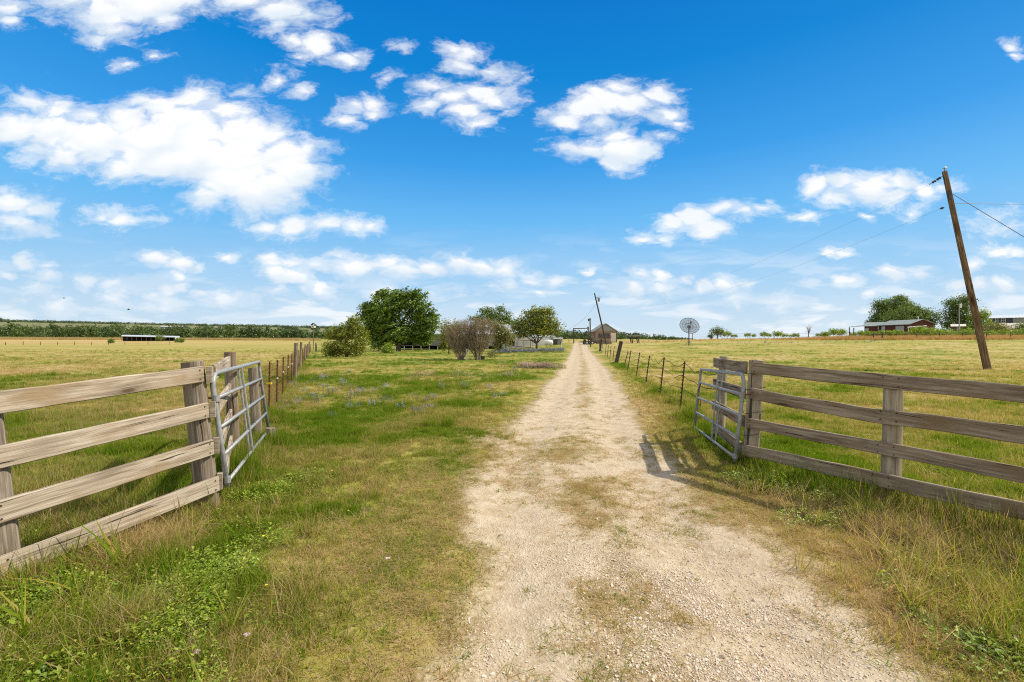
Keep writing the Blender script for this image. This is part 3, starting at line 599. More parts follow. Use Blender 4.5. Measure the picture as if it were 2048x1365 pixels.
fx = np.array(fx); fy = np.array(fy); fk = np.array(fk); k = (dirt(fx, fy) < .2) | (fy > 40); fx, fy, fk = fx[k], fy[k], fk[k]

scatter('wildflowers', fp, fx, fy, fk, (.8 + .4 * rng.random(len(fx))) * (1 + .5 * smooth(fy, 8, 20) + .8 * smooth(fy, 30, 60)), np.full(len(fx), .3), 'scattered blue, mauve and yellow wildflowers in the grass', 'wildflowers', .15)
# gravel
gs = [stone_mesh('gravel_stone', i) for i in range(6)]
X, Y = fan(150000, 2.2, 27, 300, 300 * 216, 1.2)
gr = smooth(fbm(X / .9, Y / 1.2, 71, 3), .45, .62) * smooth(dirt(X, Y), .25, .6) + .05 * smooth(dirt(X, Y), .1, .4)
gr = gr + .9 * np.exp(-((X - .9 - .0 * Y) / .9) ** 2) * smooth(Y, 3.4, 2.2) * smooth(dirt(X, Y), .2, .5) * .4
k = (rng.random(len(X)) < gr * .13) & (np.abs(X - xc(Y)) < 1.9); X, Y = X[k], Y[k]
for gx, gy, sx, sy, m in ((1.25, 2.4, .36, .42, 19000), (1.0, 3.2, .26, .4, 7000), (.72, 2.0, .3, .3, 3500), (-.16, 2.35, .10, .22, 900), (1.2, 4.2, .22, .6, 1600), (.35, 3.3, .2, .3, 900)):
    a_ = rng.normal(gx, sx, m); b_ = rng.normal(gy, sy, m); q = (rng.random(m) < .15 + .85 * smooth(fbm(a_ / .25, b_ / .3, 72, 3), .38, .55)) & (b_ > 1.4) & (np.abs(a_ - xc(b_)) < 1.25); X = np.concatenate([X, a_[q]]); Y = np.concatenate([Y, b_[q]])
n = len(X)
sz = np.clip(rng.lognormal(-4.75, .5, n), .004, .042) * 1
scatter('gravel', gs, X, Y, rng.integers(0, 6, n), sz, np.zeros(n), 'loose pale limestone gravel on the bare wheel tracks', 'gravel', .6, .0015)

# ------------------------------------------------------------------ timber pieces
def orient(o, p0, p1, roll=0):
    x = (Vector(p1) - Vector(p0)).normalized(); up = Vector((0, 0, 1)) if abs(x.z) < .9 else Vector((0, -1, 0))
    y = up.cross(x).normalized(); z = x.cross(y); m = Matrix((x, y, z)).transposed().to_4x4()
    if roll: m = m @ Matrix.Rotation(roll, 4, 'X')
    m.translation = Vector(p0); o.matrix_basis = m
M['nail'] = simple('rusty_nail', (.06, .035, .02), .3, 10, .9)
def board(p0, p1, h, t, mat, parent, seed=0, warp=.012, nails=(.03,), name='rail', lab=None, taper=1.0):
    rr = random.Random(seed); L = (Vector(p1) - Vector(p0)).length; n = max(8, int(L / .09)); c = .006
    prof = [(-t / 2, -h / 2 + c), (-t / 2 + c, -h / 2), (t / 2 - c, -h / 2), (t / 2, -h / 2 + c), (t / 2, h / 2 - c), (t / 2 - c, h / 2), (-t / 2 + c, h / 2), (-t / 2, h / 2 - c)]
    ph = [rr.uniform(0, 6.28) for _ in range(4)]; V = []
    for i in range(n + 1):
        x = L * i / n; wz = warp * math.sin(2.1 * x + ph[0]) + .3 * warp * math.sin(7 * x + ph[1]); wy = .6 * warp * math.sin(1.7 * x + ph[2])
        e = .0012 * math.sin(9 * x + ph[3]) + rr.uniform(-.0012, .0012); tp = 1 + (taper - 1) * i / n
        for (a, b) in prof: V.append((x, a + wy, b * tp + wz + (e if b > 0 else -e * .7)))
    m = 8; f = [(i * m + k, i * m + (k + 1) % m, (i + 1) * m + (k + 1) % m, (i + 1) * m + k) for i in range(n) for k in range(m)]
    f += [tuple(range(m - 1, -1, -1)), tuple(n * m + k for k in range(m))]
    mb = MB().add(np.array(V), f)
    for nx in nails:
        for dzn in (-.3, .28):
            xx = nx if nx >= 0 else L + nx
            for sy in (-1, 1): mb.tube([(xx, sy * (t / 2 - .002 + warp), dzn * h), (xx, sy * (t / 2 + .003 + warp * .3), dzn * h)], .0068, 6, mi=1)
    o = mb.build(name, [mat, M['nail']], parent); orient(o, p0, p1)
    if lab: o['label'] = lab
    return o
def post(base, top, r, mat, parent, name='post', seed=0, sides=20, taper=.93):
    rr = random.Random(seed); base = Vector(base); top = Vector(top); d = (top - base).normalized(); p0 = base - d * .25; L = (top - p0).length
    n = max(6, int(L / .08)); V = []; lob = [(rr.uniform(0, 6.28), rr.uniform(.01, .05), k) for k in (1, 2, 3, 5)]; crackang = rr.uniform(0, 6.28)
    for i in range(n + 1):
        x = L * i / n; rad = r * (1 + (taper - 1) * i / n)
        for k in range(sides):
            q = 2 * math.pi * k / sides; s_ = 1 + sum(a * math.sin(w * q + p + .3 * x) for p, a, w in lob) + rr.uniform(-.008, .008)
            s_ *= 1 - .12 * max(0, 1 - abs(((q - crackang + 3.14159) % 6.28318) - 3.14159) / .2)
            V.append((x, math.cos(q) * rad * s_, math.sin(q) * rad * s_))
    for k in range(sides):
        q = 2 * math.pi * k / sides; V.append((L + .008, math.cos(q) * r * taper * .86, math.sin(q) * r * taper * .86))
    n2 = n + 2
    f = [(i * sides + k, i * sides + (k + 1) % sides, (i + 1) * sides + (k + 1) % sides, (i + 1) * sides + k) for i in range(n2 - 1) for k in range(sides)]
    f += [tuple(range(sides - 1, -1, -1)), tuple((n2 - 1) * sides + k for k in range(sides))]
    o = MB().add(np.array(V), f).build(name, mat, parent); orient(o, p0, top); return o

# ------------------------------------------------------------------ left plank fence
lf = thing('plank_fence', 'sunlit weathered plank fence of four rails on round posts, left of the gravel track', 'wooden fence', (0, 0, 0))
L1 = Vector((-3.29, 2.93, 0)); L2 = Vector((-2.87, 4.31, 0)); L3 = Vector((-3.66, 6.0, 0))
post(L1, L1 + Vector((-.13, -.02, 1.22)), .115, M['post'], lf, seed=1); post(L2, L2 + Vector((-.15, 0, 1.40)), .096, M['post'], lf, seed=2); post(L3, L3 + Vector((-.06, 0, 1.45)), .075, M['post'], lf, seed=3)
LE = L2 + (L1 - L2) * 2.6; post(LE, LE + Vector((-.1, 0, 1.2)), .11, M['post'], lf, seed=4)
nrm = Vector((.96, -.28, 0)) * .125
for i, (zr, zl, pxr) in enumerate(((1.29, 1.20, 405), (.95, .857, 415), (.605, .52, 425), (.262, .18, 436))):
    zz = lambda t: zr + (zl - zr) * t
    lean = -.15 * zr / 1.4
    a = L2 + nrm + Vector((lean, 0, zr)); a.x = (pxr - 1024) / F * (a.y) ; b = L2 + (L1 - L2) * 2.7 + nrm + Vector((lean * .6, 0, zz(2.6)))
    a2 = a + (b - a) * (1.1 / 2.7) * .55
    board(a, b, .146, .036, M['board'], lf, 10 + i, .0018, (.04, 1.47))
    # far rails back to the next post
    c = L2 + Vector((lean + .10, .12, zr + .005)); d = L3 + Vector((.02 - .03 * zr, -.085, zr + .035)); d2 = d + (d - c).normalized() * .03
    board(c, d2, .146, .036, M['board'], lf, 20 + i, .006, (.05, -.06))
for k, zz in enumerate((1.28, .95, .61, .27)):
    o = MB().box((0, 0, 0), (.045, .09, .15)).build('spacer_block', M['board'], lf); o.location = L2 + Vector((.115 - .1 * zz, .03, zz)); o.rotation_euler = (0, 0, R(25))

# brace post and stump carried by the wire fence
wl = thing('wire_fence', 'rusty woven wire fence with steel and cedar posts beyond the left gate', 'wire fence', (0, 0, 0))
bp = Vector((-3.98, 7.02, 0)); post(bp + Vector((.06, 0, 0)), bp + Vector((-.02, 0, 1.18)), .072, M['post'], wl, 'wooden_post', seed=5)
st = thing('stump', 'short sawn cedar stump under the free end of the left gate', 'stump', (-3.72, 7.0, 0)); post((0, 0, 0), (0, 0, .26), .075, M['post'], st, 'cedar_block', seed=6, sides=16)

# tube gates
def gate(name, label, h, l, zs, zl, latchflip, lean):
    """h, l: hinge and latch ground points; zs heights at the hinge, zl at the latch"""
    g = thing(name, label, 'gate', (0, 0, 0)); h = Vector(h); l = Vector(l)
    def pt(t, k, off=0): p = h.lerp(l, t); p.z = zs[k] * (1 - t) + zl[k] * t; p.x += off + lean * p.z; return p
    cr = .12; dirv = (l - h).normalized(); Ln = (l - h).length; top0 = pt(0, 0); top1 = pt(1, 0)
    hb = pt(0, -1) + Vector((0, 0, -.05)); lb = pt(1, -1)
    path = [hb]; 
    a = top0 + Vector((0, 0, -cr)); path.append(hb.lerp(a, .5)); path.append(a)
    for q in (25, 50, 75): path.append(top0 + dirv * cr * (1 - math.cos(R(q))) + Vector((0, 0, -cr * (1 - math.sin(R(q))))))
    path.append(top0 + (top1 - top0) * (cr / Ln)); path.append(top0 + (top1 - top0) * (1 - cr * .8 / Ln))
    for q in (65, 40, 15): path.append(top1 - dirv * cr * .8 * (1 - math.cos(R(q))) + Vector((0, 0, -cr * .8 * (1 - math.sin(R(q))))))
    path.append(top1 + Vector((0, 0, -cr))); path.append(lb)
    MB().tube(path, .0235, 14).build('frame', M['gate'], g, smooth_=True)
    for k in range(1, len(zs)): MB().tube([pt(.005, k), pt(.5, k), pt(.995, k)], .0195, 12).build('bar', M['gate'], g, smooth_=True)
    side = dirv.cross(Vector((0, 0, 1)))
    for s_, t in ((1, .44), (-1, .46)):
        a = pt(t, 0) + side * s_ * .024; b = pt(t, -1) + side * s_ * .024
        o = MB().tube([a, b], .0125, 6).build('stay', M['gate'], g)
    MB().tube([pt(0, 1) + Vector((0, 0, -.03)), pt(0, 1) + Vector((0, 0, .03))], .03, 10).build('hinge_band', M['gate'], g)
    MB().tube([pt(0, -1) + Vector((0, 0, -.01)), pt(0, -1) + Vector((0, 0, .05))], .03, 10).build('hinge_band', M['gate'], g)
    hp = pt(0, 1); 
    for hp in (pt(0, 1), pt(0, -1)): MB().tube([hp, hp + Vector((latchflip * .14, .03, 0))], .009, 6).build('hinge_bolt', M['rust'], g)
    # chain wrapped near the latch end
    ch = MB(); p = pt(1, 1); 
    cp_ = [Vector((p.x + .026 * math.cos(i * .09) - .01, p.y - .03 + .006 * math.cos(i * 1.55), p.z - .0 - i / 80 * .42)) for i in range(81)]
    ch.tube(cp_, [.011 if i % 2 else .006 for i in range(81)], 6)
    ch.build('chain', M['rust'], g)
    return g
gate('tube_gate', 'grey galvanised tube gate standing open on the left, in front of the sunlit plank fence', (-2.70, 4.37, 0), (-3.87, 7.28, 0), (1.285, 1.05, .77, .51, .25), (1.27, 1.0, .72, .45, .18), -1, -.135)
gate('tube_gate', 'grey galvanised tube gate standing open on the right, casting its shadow on the track', (2.78, 5.70, 0), (3.22, 8.05, 0), (1.18, .93, .67, .40, .14), (1.10, .87, .60, .34, .08), 1, .105)

# ------------------------------------------------------------------ right plank fence
rf = thing('plank_fence', 'shaded brown plank fence of four rails on thick posts, right of the gravel track', 'wooden fence', (0, 0, 0))
R1 = Vector((3.03, 5.80, 0)); R2 = Vector((3.72, 4.47, 0)); R0 = Vector((3.36, 7.35, 0)); dv = (R2 - R1)
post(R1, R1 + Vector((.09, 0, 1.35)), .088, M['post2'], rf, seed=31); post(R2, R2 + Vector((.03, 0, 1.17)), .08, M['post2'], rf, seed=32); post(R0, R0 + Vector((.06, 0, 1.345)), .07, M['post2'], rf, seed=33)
R3 = R1 + dv * 2.15; post(R3, R3 + Vector((.02, 0, 1.15)), .1, M['post2'], rf, seed=34); R4 = R1 + dv * 3.4; post(R4, R4 + Vector((.02, 0, 1.15)), .1, M['post2'], rf, seed=35)
nr = Vector((-.885, -.46, 0)) * .115
for i, (z0, z1, pxl) in enumerate(((1.262, 1.17, 1503), (.925, .84, 1500), (.57, .535, 1494), (.225, .262, 1485))):
    a = R1 + nr + Vector((.05 * z0, 0, z0)); a.x = (pxl - 1024) / F * a.y; s_ = (z1 - z0) / 1.6; b = R1 + dv * 3.6 + nr + Vector((.0, 0, z0 + s_ * 3.6))
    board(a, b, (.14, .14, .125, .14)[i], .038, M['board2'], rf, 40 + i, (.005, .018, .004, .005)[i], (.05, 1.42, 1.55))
    c = R1 + Vector((-.085 + .05 * z0, .05, z0 + .0)); d = R0 + Vector((-.10 + .03 * z0, .0, z0 - .01)); d = d + (d - c).normalized() * .10
    board(c, d, .15, .036, M['board2'], rf, 50 + i, .006, (.05, -.15))
o = MB().tube([R1 + Vector((.105, -.05, 1.17)), R1 + Vector((-.05, -.1, 1.19)), R1 + Vector((-.09, .06, 1.19)), R1 + Vector((.1, .08, 1.16))], .004, 5).build('wire_wrap', M['wire'], rf)
for zz in (1.0, .7, .42, .13):
    pts = [R1 + Vector((math.cos(q) * .118 + .09 * zz / 1.35, math.sin(q) * .118, zz + .02 * math.sin(q * 1.5))) for q in np.linspace(0, 6.28, 14)]
    MB().tube(pts, .0042, 5).build('wire_wrap', M['wire'], rf)

# ------------------------------------------------------------------ wire fences
def tpost(p, h, lean, parent, mat, r=.018, nm='steel_post'):
    p = Vector(p); t = p + Vector((lean[0], lean[1], h)); m = MB(); m.tube([p - Vector((0, 0, .2)), t], r, 3)
    ax = (t - p).normalized(); n = int(h / .09)
    for i in range(n): q = p.lerp(t, (i + .5) / n); m.box(tuple(q), (r * 2.3, r * 2.3, .016))
    return m.build(nm, mat, parent)
def strand(posts, frac, sag, mat, parent, r, nm='wire', jit=.0):
    """one wire past every post top-fraction"""
    pts = []
    for (a, ta), (b, tb) in zip(posts[:-1], posts[1:]):
        A = a.lerp(ta, frac); B = b.lerp(tb, frac)
        for k in range(6):
            t = k / 6; q = A.lerp(B, t); q.z -= sag * 4 * t * (1 - t) * random.uniform(.4, 1.3); q.z += random.uniform(-jit, jit) * (k > 0); pts.append(q)
    pts.append(posts[-1][0].lerp(posts[-1][1], frac)); MB().tube(pts, r, 4).build(nm, mat, parent)
# left fence
lp = [(bp, bp + Vector((-.04, 0, 1.15)))]
def lx(y): return float(np.interp(y, [7, 9.7, 19.5, 43, 75], [-3.98, -5.18, -9.3, -19.4, -33]))
for i, y_ in enumerate((9.7, 11.4, 13.2, 15.2, 17.2, 19.3, 22.5, 26, 29.5, 33, 37, 41, 46, 52, 58, 65)):
    x_ = lx(y_); b = Vector((x_, y_, g1(x_, y_)))
    if i in (5, 7, 10, 12, 14): t = b + Vector((random.uniform(-.06, .06), 0, 1.3 + .2 * (i % 2))); post(b, t, .085 if i == 5 else .07, M['post'], wl, 'wooden_post', seed=60 + i, sides=10); hh = 1.1
    else: hh = 1.12; t = b + Vector((.02, 0, hh)); tpost(b, hh, (.02, 0), wl, M['rust'], .02 if i < 6 else .028)
    lp.append((b, b + (t - b).normalized() * 1.08))
for k in range(9): strand(lp, .05 + .93 * k / 8, .012, M['rust'], wl, .0032 if k < 8 else .0045, 'wire', .004)
vw = MB()
for (a, ta), (b, tb) in zip(lp[:6], lp[1:7]):
    n = int((b - a).length / .16)
    for k in range(n):
        t = (k + .5) / n; q = a.lerp(b, t); q2 = ta.lerp(tb, t); vw.tube([q + Vector((0, 0, .04)), q2], .0022, 3, False)
vw.build('woven_mesh', M['rust'], wl)
o = MB().box((0, 0, 0), (.08, .03, .035)).tube([(-.03, 0, 0), (-.075, 0, -.005)], .012, 6).build('insulator_clip', M['yellow'], wl, loc=lp[1][0] + Vector((.04, -.04, .66)))
for i in (2, 3, 4, 5): MB().tube([(0, 0, -.02), (0, 0, .02)], .022, 8).build('insulator_clip', M['porcelain'], wl, loc=lp[i][0] + Vector((.03, -.03, .62 + .02 * i)))
# right fence
wr = thing('wire_fence', 'sagging barbed wire fence on leaning dark steel posts, right of the track beyond the gate', 'wire fence', (0, 0, 0))
rp = [(R0, R0 + Vector((.06, 0, 1.15)))]
for i, (px, py, h_) in enumerate(((1358, 825, 1.12), (1318, 795, 1.12), (1290, 770, 1.06), (1271, 755, 1.08), (1254, 743, 1.08), (1246, 735, .98))):
    d_ = H * F / (py - 682.5); x_ = (px - 1024) / F * d_; b = Vector((x_, d_, g1(x_, d_))); ln = (.125 + .02 * i) * (1 if i < 5 else 1.4); tpost(b, h_, (ln, 0), wr, M['tpost'], .019 + .0012 * i); rp.append((b, b + Vector((ln, 0, h_))))
def rx(y): return float(np.interp(y, [32.7, 60, 100], [7.5, 11.6, 19]))
for i, y_ in enumerate((32.7, 36.5, 40.3, 44.2, 48, 52, 55.5, 60, 65, 70, 76, 82)):
    x_ = rx(y_); b = Vector((x_, y_, g1(x_, y_))); wood_ = i in (0, 7)
    if i == 0: t = b + Vector((.36, 0, 1.55)); post(b, t, .15, M['darkwood'], wr, 'wooden_post', seed=80, sides=12, taper=.95)
    elif wood_: t = b + Vector((.2, 0, 1.6)); post(b, t, .14, M['darkwood'], wr, 'wooden_post', seed=81, sides=12)
    else: t = b + Vector((.14, 0, 1.15)); tpost(b, 1.15, (.14, 0), wr, M['white'] if i == 5 else M['tpost'], .026)
    rp.append((b, b + (t - b) * (1.1 / (t - b).z)))
for k, fr in enumerate((.97, .72, .48, .2)): strand(rp, fr, (.16, .10, .07, .04)[k], M['tpost'], wr, .0075 if k < 2 else .006, 'barbed_wire', .03)

# ------------------------------------------------------------------ utility poles and lines
def curve_line(a, b, sag, r, name, label, cat='power line', n=40):
    a = Vector(a); b = Vector(b); pts = []
    for i in range(n + 1): t = i / n; q = a.lerp(b, t); q.z -= sag * 4 * t * (1 - t); pts.append(q)
    return tag(MB().tube(pts, r, 5).build(name, M['cable']), label, cat)
up = thing('utility_pole', 'tall brown utility pole leaning left in the right hand pasture', 'utility pole', (0, 0, 0))
pb = at(1975, 25.3); ptp = P(1889, 343, 25.3)
post(pb, ptp, .175, M['pole'], up, 'pole', seed=90, sides=24, taper=.66)
ax = (ptp - pb).normalized()
q = MB().tube([ptp, ptp + Vector((.02, 0, .16))], .015, 6); q.build('top_pin', M['cable'], up)
MB().tube([ptp + Vector((.02, 0, .14)), ptp + Vector((.02, 0, .17)), ptp + Vector((.02, 0, .21)), ptp + Vector((.02, 0, .26))], [.04, .11, .07, .03], 12).build('top_insulator', M['porcelain'], up)
ia = P(1885, 353, 25.2); ib = P(1858, 370, 25.6); m = MB().tube([ia, ib], .016, 6)
for t in (.2, .35, .55, .7): c = ia.lerp(ib, t); d_ = (ib - ia).normalized() * .05; m.tube([c - d_, c, c + d_], [.03, .085, .03], 10)
m.build('strain_insulator', M['cable'], up)
i2 = P(1890, 417, 25.3); m = MB(); c = i2 + Vector((-.17, 0, 0)); m.tube([c + Vector((-.12, 0, -.03)), c, c + Vector((.12, 0, .05))], [.02, .07, .02], 8); m.build('side_insulator', M['cable'], up)
MB().box(tuple(P(1899, 390, 25.2)), (.12, .1, .5)).build('bracket', M['cable'], up)
fp_ = thing('utility_pole', 'thin dark utility pole leaning left beside the gabled shed', 'utility pole', (0, 0, 0))
fb_ = at(1213, 87); ft = P(1189, 587, 87); post(fb_, ft, .17, M['darkwood'], fp_, 'pole', seed=91, sides=12, taper=.7)
c = P(1196.5, 600, 87); MB().tube([c + Vector((.1, 0, -.35)), c + Vector((.1, 0, .35))], .22, 10).build('transformer', M['greywall'], fp_); MB().tube([c + Vector((-.5, 0, .45)), c + Vector((.5, 0, .55))], .05, 6).build('crossarm', M['darkwood'], fp_)
curve_line(ib, P(1190, 590, 87), 2.6, .004, 'power_line', 'upper thin power line between the two leaning utility poles')
curve_line(c_ := i2 + Vector((-.28, 0, -.05)), P(1196, 608, 87), 2.4, .004, 'power_line', 'lower thin power line between the two leaning utility poles')
curve_line(P(1903, 387, 25.3), P(2200, 566, 25.3 * .93), 0, .016, 'guy_wire', 'guy wire slanting down to the right from the near leaning pole', 'guy wire')
curve_line(P(1906, 407, 25.3), P(2500, 385, 30), .3, .014, 'power_line', 'nearly level power line leaving the near pole towards the right')
curve_line(P(1194, 606, 87), P(1090, 658, 83), 2.3, .016, 'power_line', 'sagging line from the far leaning pole to the white house yard')
sp3 = thing('yard_pole', 'upright short dark pole with small crossarm beside the fence before the shed', 'pole', (0, 0, 0))
b = at(1181, 78); t = P(1180, 637, 78); post(b, t, .12, M['darkwood'], sp3, 'pole', seed=92, sides=10); MB().box(tuple(t + Vector((-.1, 0, -.15))), (.55, .15, .12)).box(tuple(t + Vector((-.25, 0, -.35))), (.2, .2, .3)).build('crossarm', M['darkwood'], sp3)
ef = thing('entrance_frame', 'square ranch entrance frame of dark poles over the far end of the track', 'gate frame', (0, 0, 0))
for px in (1147.5, 1177): b = at(px, 100); post(b, P(px, 657 - (3 if px > 1150 else 0), 100), .11, M['darkwood'], ef, 'post', seed=int(px), sides=8)
o = MB().tube([P(1146, 657.5, 100), P(1178, 657, 100)], .1, 8).build('crossbeam', M['darkwood'], ef)
for k in (655, 660, 668): o = MB().box(tuple(P(1175.5, k, 99.9)), (.3, .2, .25)).build('meter_box', M['greywall'], ef)

# ------------------------------------------------------------------ buildings
def gable(root, L, Wd, eave, ridge, wallm, roofm, over=.35, z0=0, th=.1, roofname='roof'):
    """ridge along local x; walls and a roof with thickness"""
    w = MB(); x, y = L / 2, Wd / 2
    V = [(-x, -y, z0), (x, -y, z0), (x, y, z0), (-x, y, z0), (-x, -y, eave), (x, -y, eave), (x, y, eave), (-x, y, eave), (-x, 0, ridge - .03), (x, 0, ridge - .03)]
    w.add(V, [(0, 1, 5, 4), (2, 3, 7, 6), (1, 2, 6, 9, 5), (3, 0, 4, 8, 7)]); w.build('wall', wallm, root)
    sl = (ridge - eave) / y; r = MB(); xo = x + over; yo = y + over; ze = eave - sl * over
    for s_ in (-1, 1):
        V = [(-xo, s_ * yo, ze), (xo, s_ * yo, ze), (xo, 0, ridge), (-xo, 0, ridge)]; V2 = [(a, b, c + th) for a, b, c in V]
        r.add(V + V2, [(0, 1, 2, 3), (7, 6, 5, 4), (0, 4, 5, 1), (1, 5, 6, 2), (3, 7, 4, 0)])
    # raised seams
    n = int(2 * xo / .9)
    for i in range(n + 1):
        xx = -xo + 2 * xo * i / n
        for s_ in (-1, 1): r.tube([(xx, s_ * yo, ze + th + .01), (xx, 0, ridge + th + .01)], .03, 4)
    return r.build(roofname, roofm, root)
def window(root, c, w, h, axis='x', gm='glass', fm='white', cols=2, rows=2, out=-1):
    """flat window on a wall: frame > pane, muntin"""
    t = .06; fr = MB(); c = Vector(c)
    def bx(cx, cz, ww, hh, dep, offs): 
        if axis == 'x': return (c.x + cx, c.y + out * offs, c.z + cz), (ww, dep, hh)
        return (c.x + out * offs, c.y + cx, c.z + cz), (dep, ww, hh)
    for cx, cz, ww, hh in ((0, h / 2, w + t * 2, t * 1.6), (0, -h / 2, w + t * 2, t * 1.6), (-w / 2, 0, t * 1.6, h - t * 1.7), (w / 2, 0, t * 1.6, h - t * 1.7)): fr.box(*bx(cx, cz, ww, hh, .08, .045))
    f = fr.build('window', M[fm], root)
    MB().box(*bx(0, 0, w - .08, h - .08, .03, .022)).build('pane', M[gm], f)
    mu = MB()
    for i in range(1, cols): mu.box(*bx(-w / 2 + w * i / cols, 0, .05, h - .11, .03, .055))
    for i in range(1, rows): mu.box(*bx(0, -h / 2 + h * i / rows, w - .11, .05, .024, .057))
    if mu.v: mu.build('muntin', M[fm], f)
    return f
# white farmhouse
c = at(935, 88); hx = (832 - 1024) / F * 83
wh = thing('farmhouse', 'long white farmhouse with pale metal roof and raised porch, behind the yard trees', 'house', (c.x, 88, c.z), 0)
Lh = 24.5; fl_ = .62
gable(wh, Lh, 8.5, 2.95, 4.55, M['white'], M['roofmetal'], .5, .15)
# siding boards on the front
sb = MB()
for i in range(12): sb.box((0, -4.27, .35 + i * .215), (Lh - .1, .02, .012))
sb.build('siding_lines', M['greywall'], wh)
for x_ in (-7.5, -3.5, 1.5, 6.0): window(wh, (x_, -4.25, 1.85), 1.0, 1.2, 'x', 'glass', 'white')
MB().box((8.6, -4.28, 1.55), (.95, .06, 2.0)).build('door', M['shadowy'], wh)
MB().box((-10.4, -4.30, 1.75), (2.9, .08, 2.2)).build('porch_shade_panel', M['shadowy'], wh)  # flat dark panel standing in for the shade inside the porch
dk = MB().box((-2.5, -5.45, fl_), (20, 2.3, .12)); dko = dk.build('porch_deck', M['post'], wh)
for i in range(14): MB().tube([(-12.2 + i * 1.5, -6.45, -.3), (-12.2 + i * 1.5, -6.45, fl_ - .06)], .09, 6).build('pier', M['white'], dko)
MB().box((-2.5, -4.6, .3), (19.8, .05, .45)).build('underdeck_shade', M['shadowy'], wh)  # dark strip painted in place of the shade below the deck
for x_ in (-12.3, -6.3, -1, 4, 7.4): MB().box((x_, -6.5, 1.85), (.14, .14, 2.3)).build('porch_post', M['bark'], wh)
pr = MB(); V = [(-12.6, -6.9, 2.62), (8.3, -6.9, 2.62), (8.3, -4.3, 3.0), (-12.6, -4.3, 3.0)]; pr.add(V + [(a, b, z + .07) for a, b, z in V], [(0, 3, 2, 1), (4, 5, 6, 7), (0, 1, 5, 4), (1, 2, 6, 5), (3, 0, 4, 7)]); pr.build('porch_roof', M['roofmetal'], wh)
rm = thing('ramp_railing', 'brown wooden ramp with handrail in front of the white house wall', 'ramp', tuple(at(1043, 81))); 
MB().add([(-2.0, -.6, .5), (3.0, -.6, .02), (3.0, .6, .02), (-2.0, .6, .5), (-2.0, -.6, .4), (3.0, -.6, -.08), (3.0, .6, -.08), (-2.0, .6, .4)], [(0, 1, 2, 3), (7, 6, 5, 4), (0, 4, 5, 1), (1, 5, 6, 2), (2, 6, 7, 3), (3, 7, 4, 0)]).build('ramp_floor', M['post'], rm)
for x_ in (-2, -.8, .4, 1.6): MB().box((x_, -.64, .85 - x_ * .05), (.09, .09, 1.3)).build('rail_post', M['rust'], rm)
MB().tube([(-2.1, -.7, 1.55), (1.7, -.7, 1.32)], .05, 6).build('handrail', M['rust'], rm)
# metal outbuilding, propane tank, dark shed
c = at(1086, 98); ob = thing('metal_building', 'low white sheet metal outbuilding behind the tree nearest the track', 'outbuilding', tuple(c)); gable(ob, 4.6, 4, 1.65, 2.1, M['whitemetal'], M['roofmetal'], .15, -.3)
window(ob, (1.4, -2, .9), .5, .5, 'x', 'glass', 'greywall', 1, 1)
c = at(1097, 84); pt_ = thing('propane_tank', 'small white propane tank on the grass beside the outbuilding', 'tank', tuple(c))
V = [(-.85, 0, .75), (-.78, 0, .75), (-.6, 0, .75), (.6, 0, .75), (.78, 0, .75), (.85, 0, .75)]; MB().tube(V, [.05, .3, .5, .5, .3, .05], 18).build('tank_shell', M['whitemetal'], pt_, smooth_=True)
MB().tube([(0, 0, 1.2), (0, 0, 1.42)], .14, 10).build('valve_dome', M['whitemetal'], pt_)
for x_ in (-.45, .45): MB().box((x_, 0, .12), (.12, .6, .34)).build('cradle', M['greywall'], pt_)
c = at(1115, 96); ds = thing('shed', 'tiny dark timber shed between the outbuilding and the track end', 'shed', tuple(c)); gable(ds, 1.8, 1.6, 1.15, 1.4, M['darkwood'], M['dkroof'], .15, -.1)
MB().box((.2, -.83, .55), (.6, .05, 1.0)).build('door', M['greywall'], ds)
# gabled workshop beside the track
c = at(1206, 104); gs_ = thing('gabled_shed', 'weathered timber shed with grey gable and three dark windows at the end of the fence', 'shed', tuple(c), 0)
hx, hy = 2.5, 3.0
M['shedwall'] = wood('shed_boards', (.16, .10, .07), (.33, .235, .17), (.46, .36, .28), 1.2)
V = [(-hx, -hy, -.3), (hx, -hy, -.3), (hx, hy, -.3), (-hx, hy, -.3), (-hx, -hy, 2.45), (hx, -hy, 2.45), (hx, hy, 2.45), (-hx, hy, 2.45)]
MB().add(V, [(0, 1, 5, 4), (1, 2, 6, 5), (2, 3, 7, 6), (3, 0, 4, 7)]).build('wall', M['shedwall'], gs_)
MB().add([(-hx, -hy - .03, 2.45), (hx, -hy - .03, 2.45), (0, -hy - .03, 4.05)], [(0, 1, 2)]).build('gable_panel', M['dkroof'], gs_)
MB().add([(-hx, hy, 2.45), (hx, hy, 2.45), (0, hy, 4.05)], [(0, 2, 1)]).build('gable_panel', M['dkroof'], gs_)
rr_ = MB()
for s_ in (-1, 1):
    V = [(s_ * (hx + .3), -hy - .25, 2.27), (0, -hy - .25, 4.1), (0, hy + .25, 4.1), (s_ * (hx + .3), hy + .25, 2.27)]; rr_.add(V + [(a, b, z + .1) for a, b, z in V], [(0, 1, 2, 3), (7, 6, 5, 4), (0, 4, 5, 1), (2, 6, 7, 3), (0, 3, 7, 4)])
rr_.build('roof', M['dkroof'], gs_)
MB().box((0, -hy - .07, 2.42), (5.0, .06, .18)).build('fascia', M['shedwall'], gs_)
for x_ in (-1.25, -.35, .5): window(gs_, (x_, -hy, 1.45), .78, 1.05, 'x', 'glass', 'post', 2, 3)
d_ = MB().box((1.7, -hy - .05, 1.1), (1.15, .07, 1.95)).build('door', M['cream'], gs_); MB().box((1.25, -hy - .11, 1.1), (.06, .05, .15)).build('handle', M['cable'], d_)
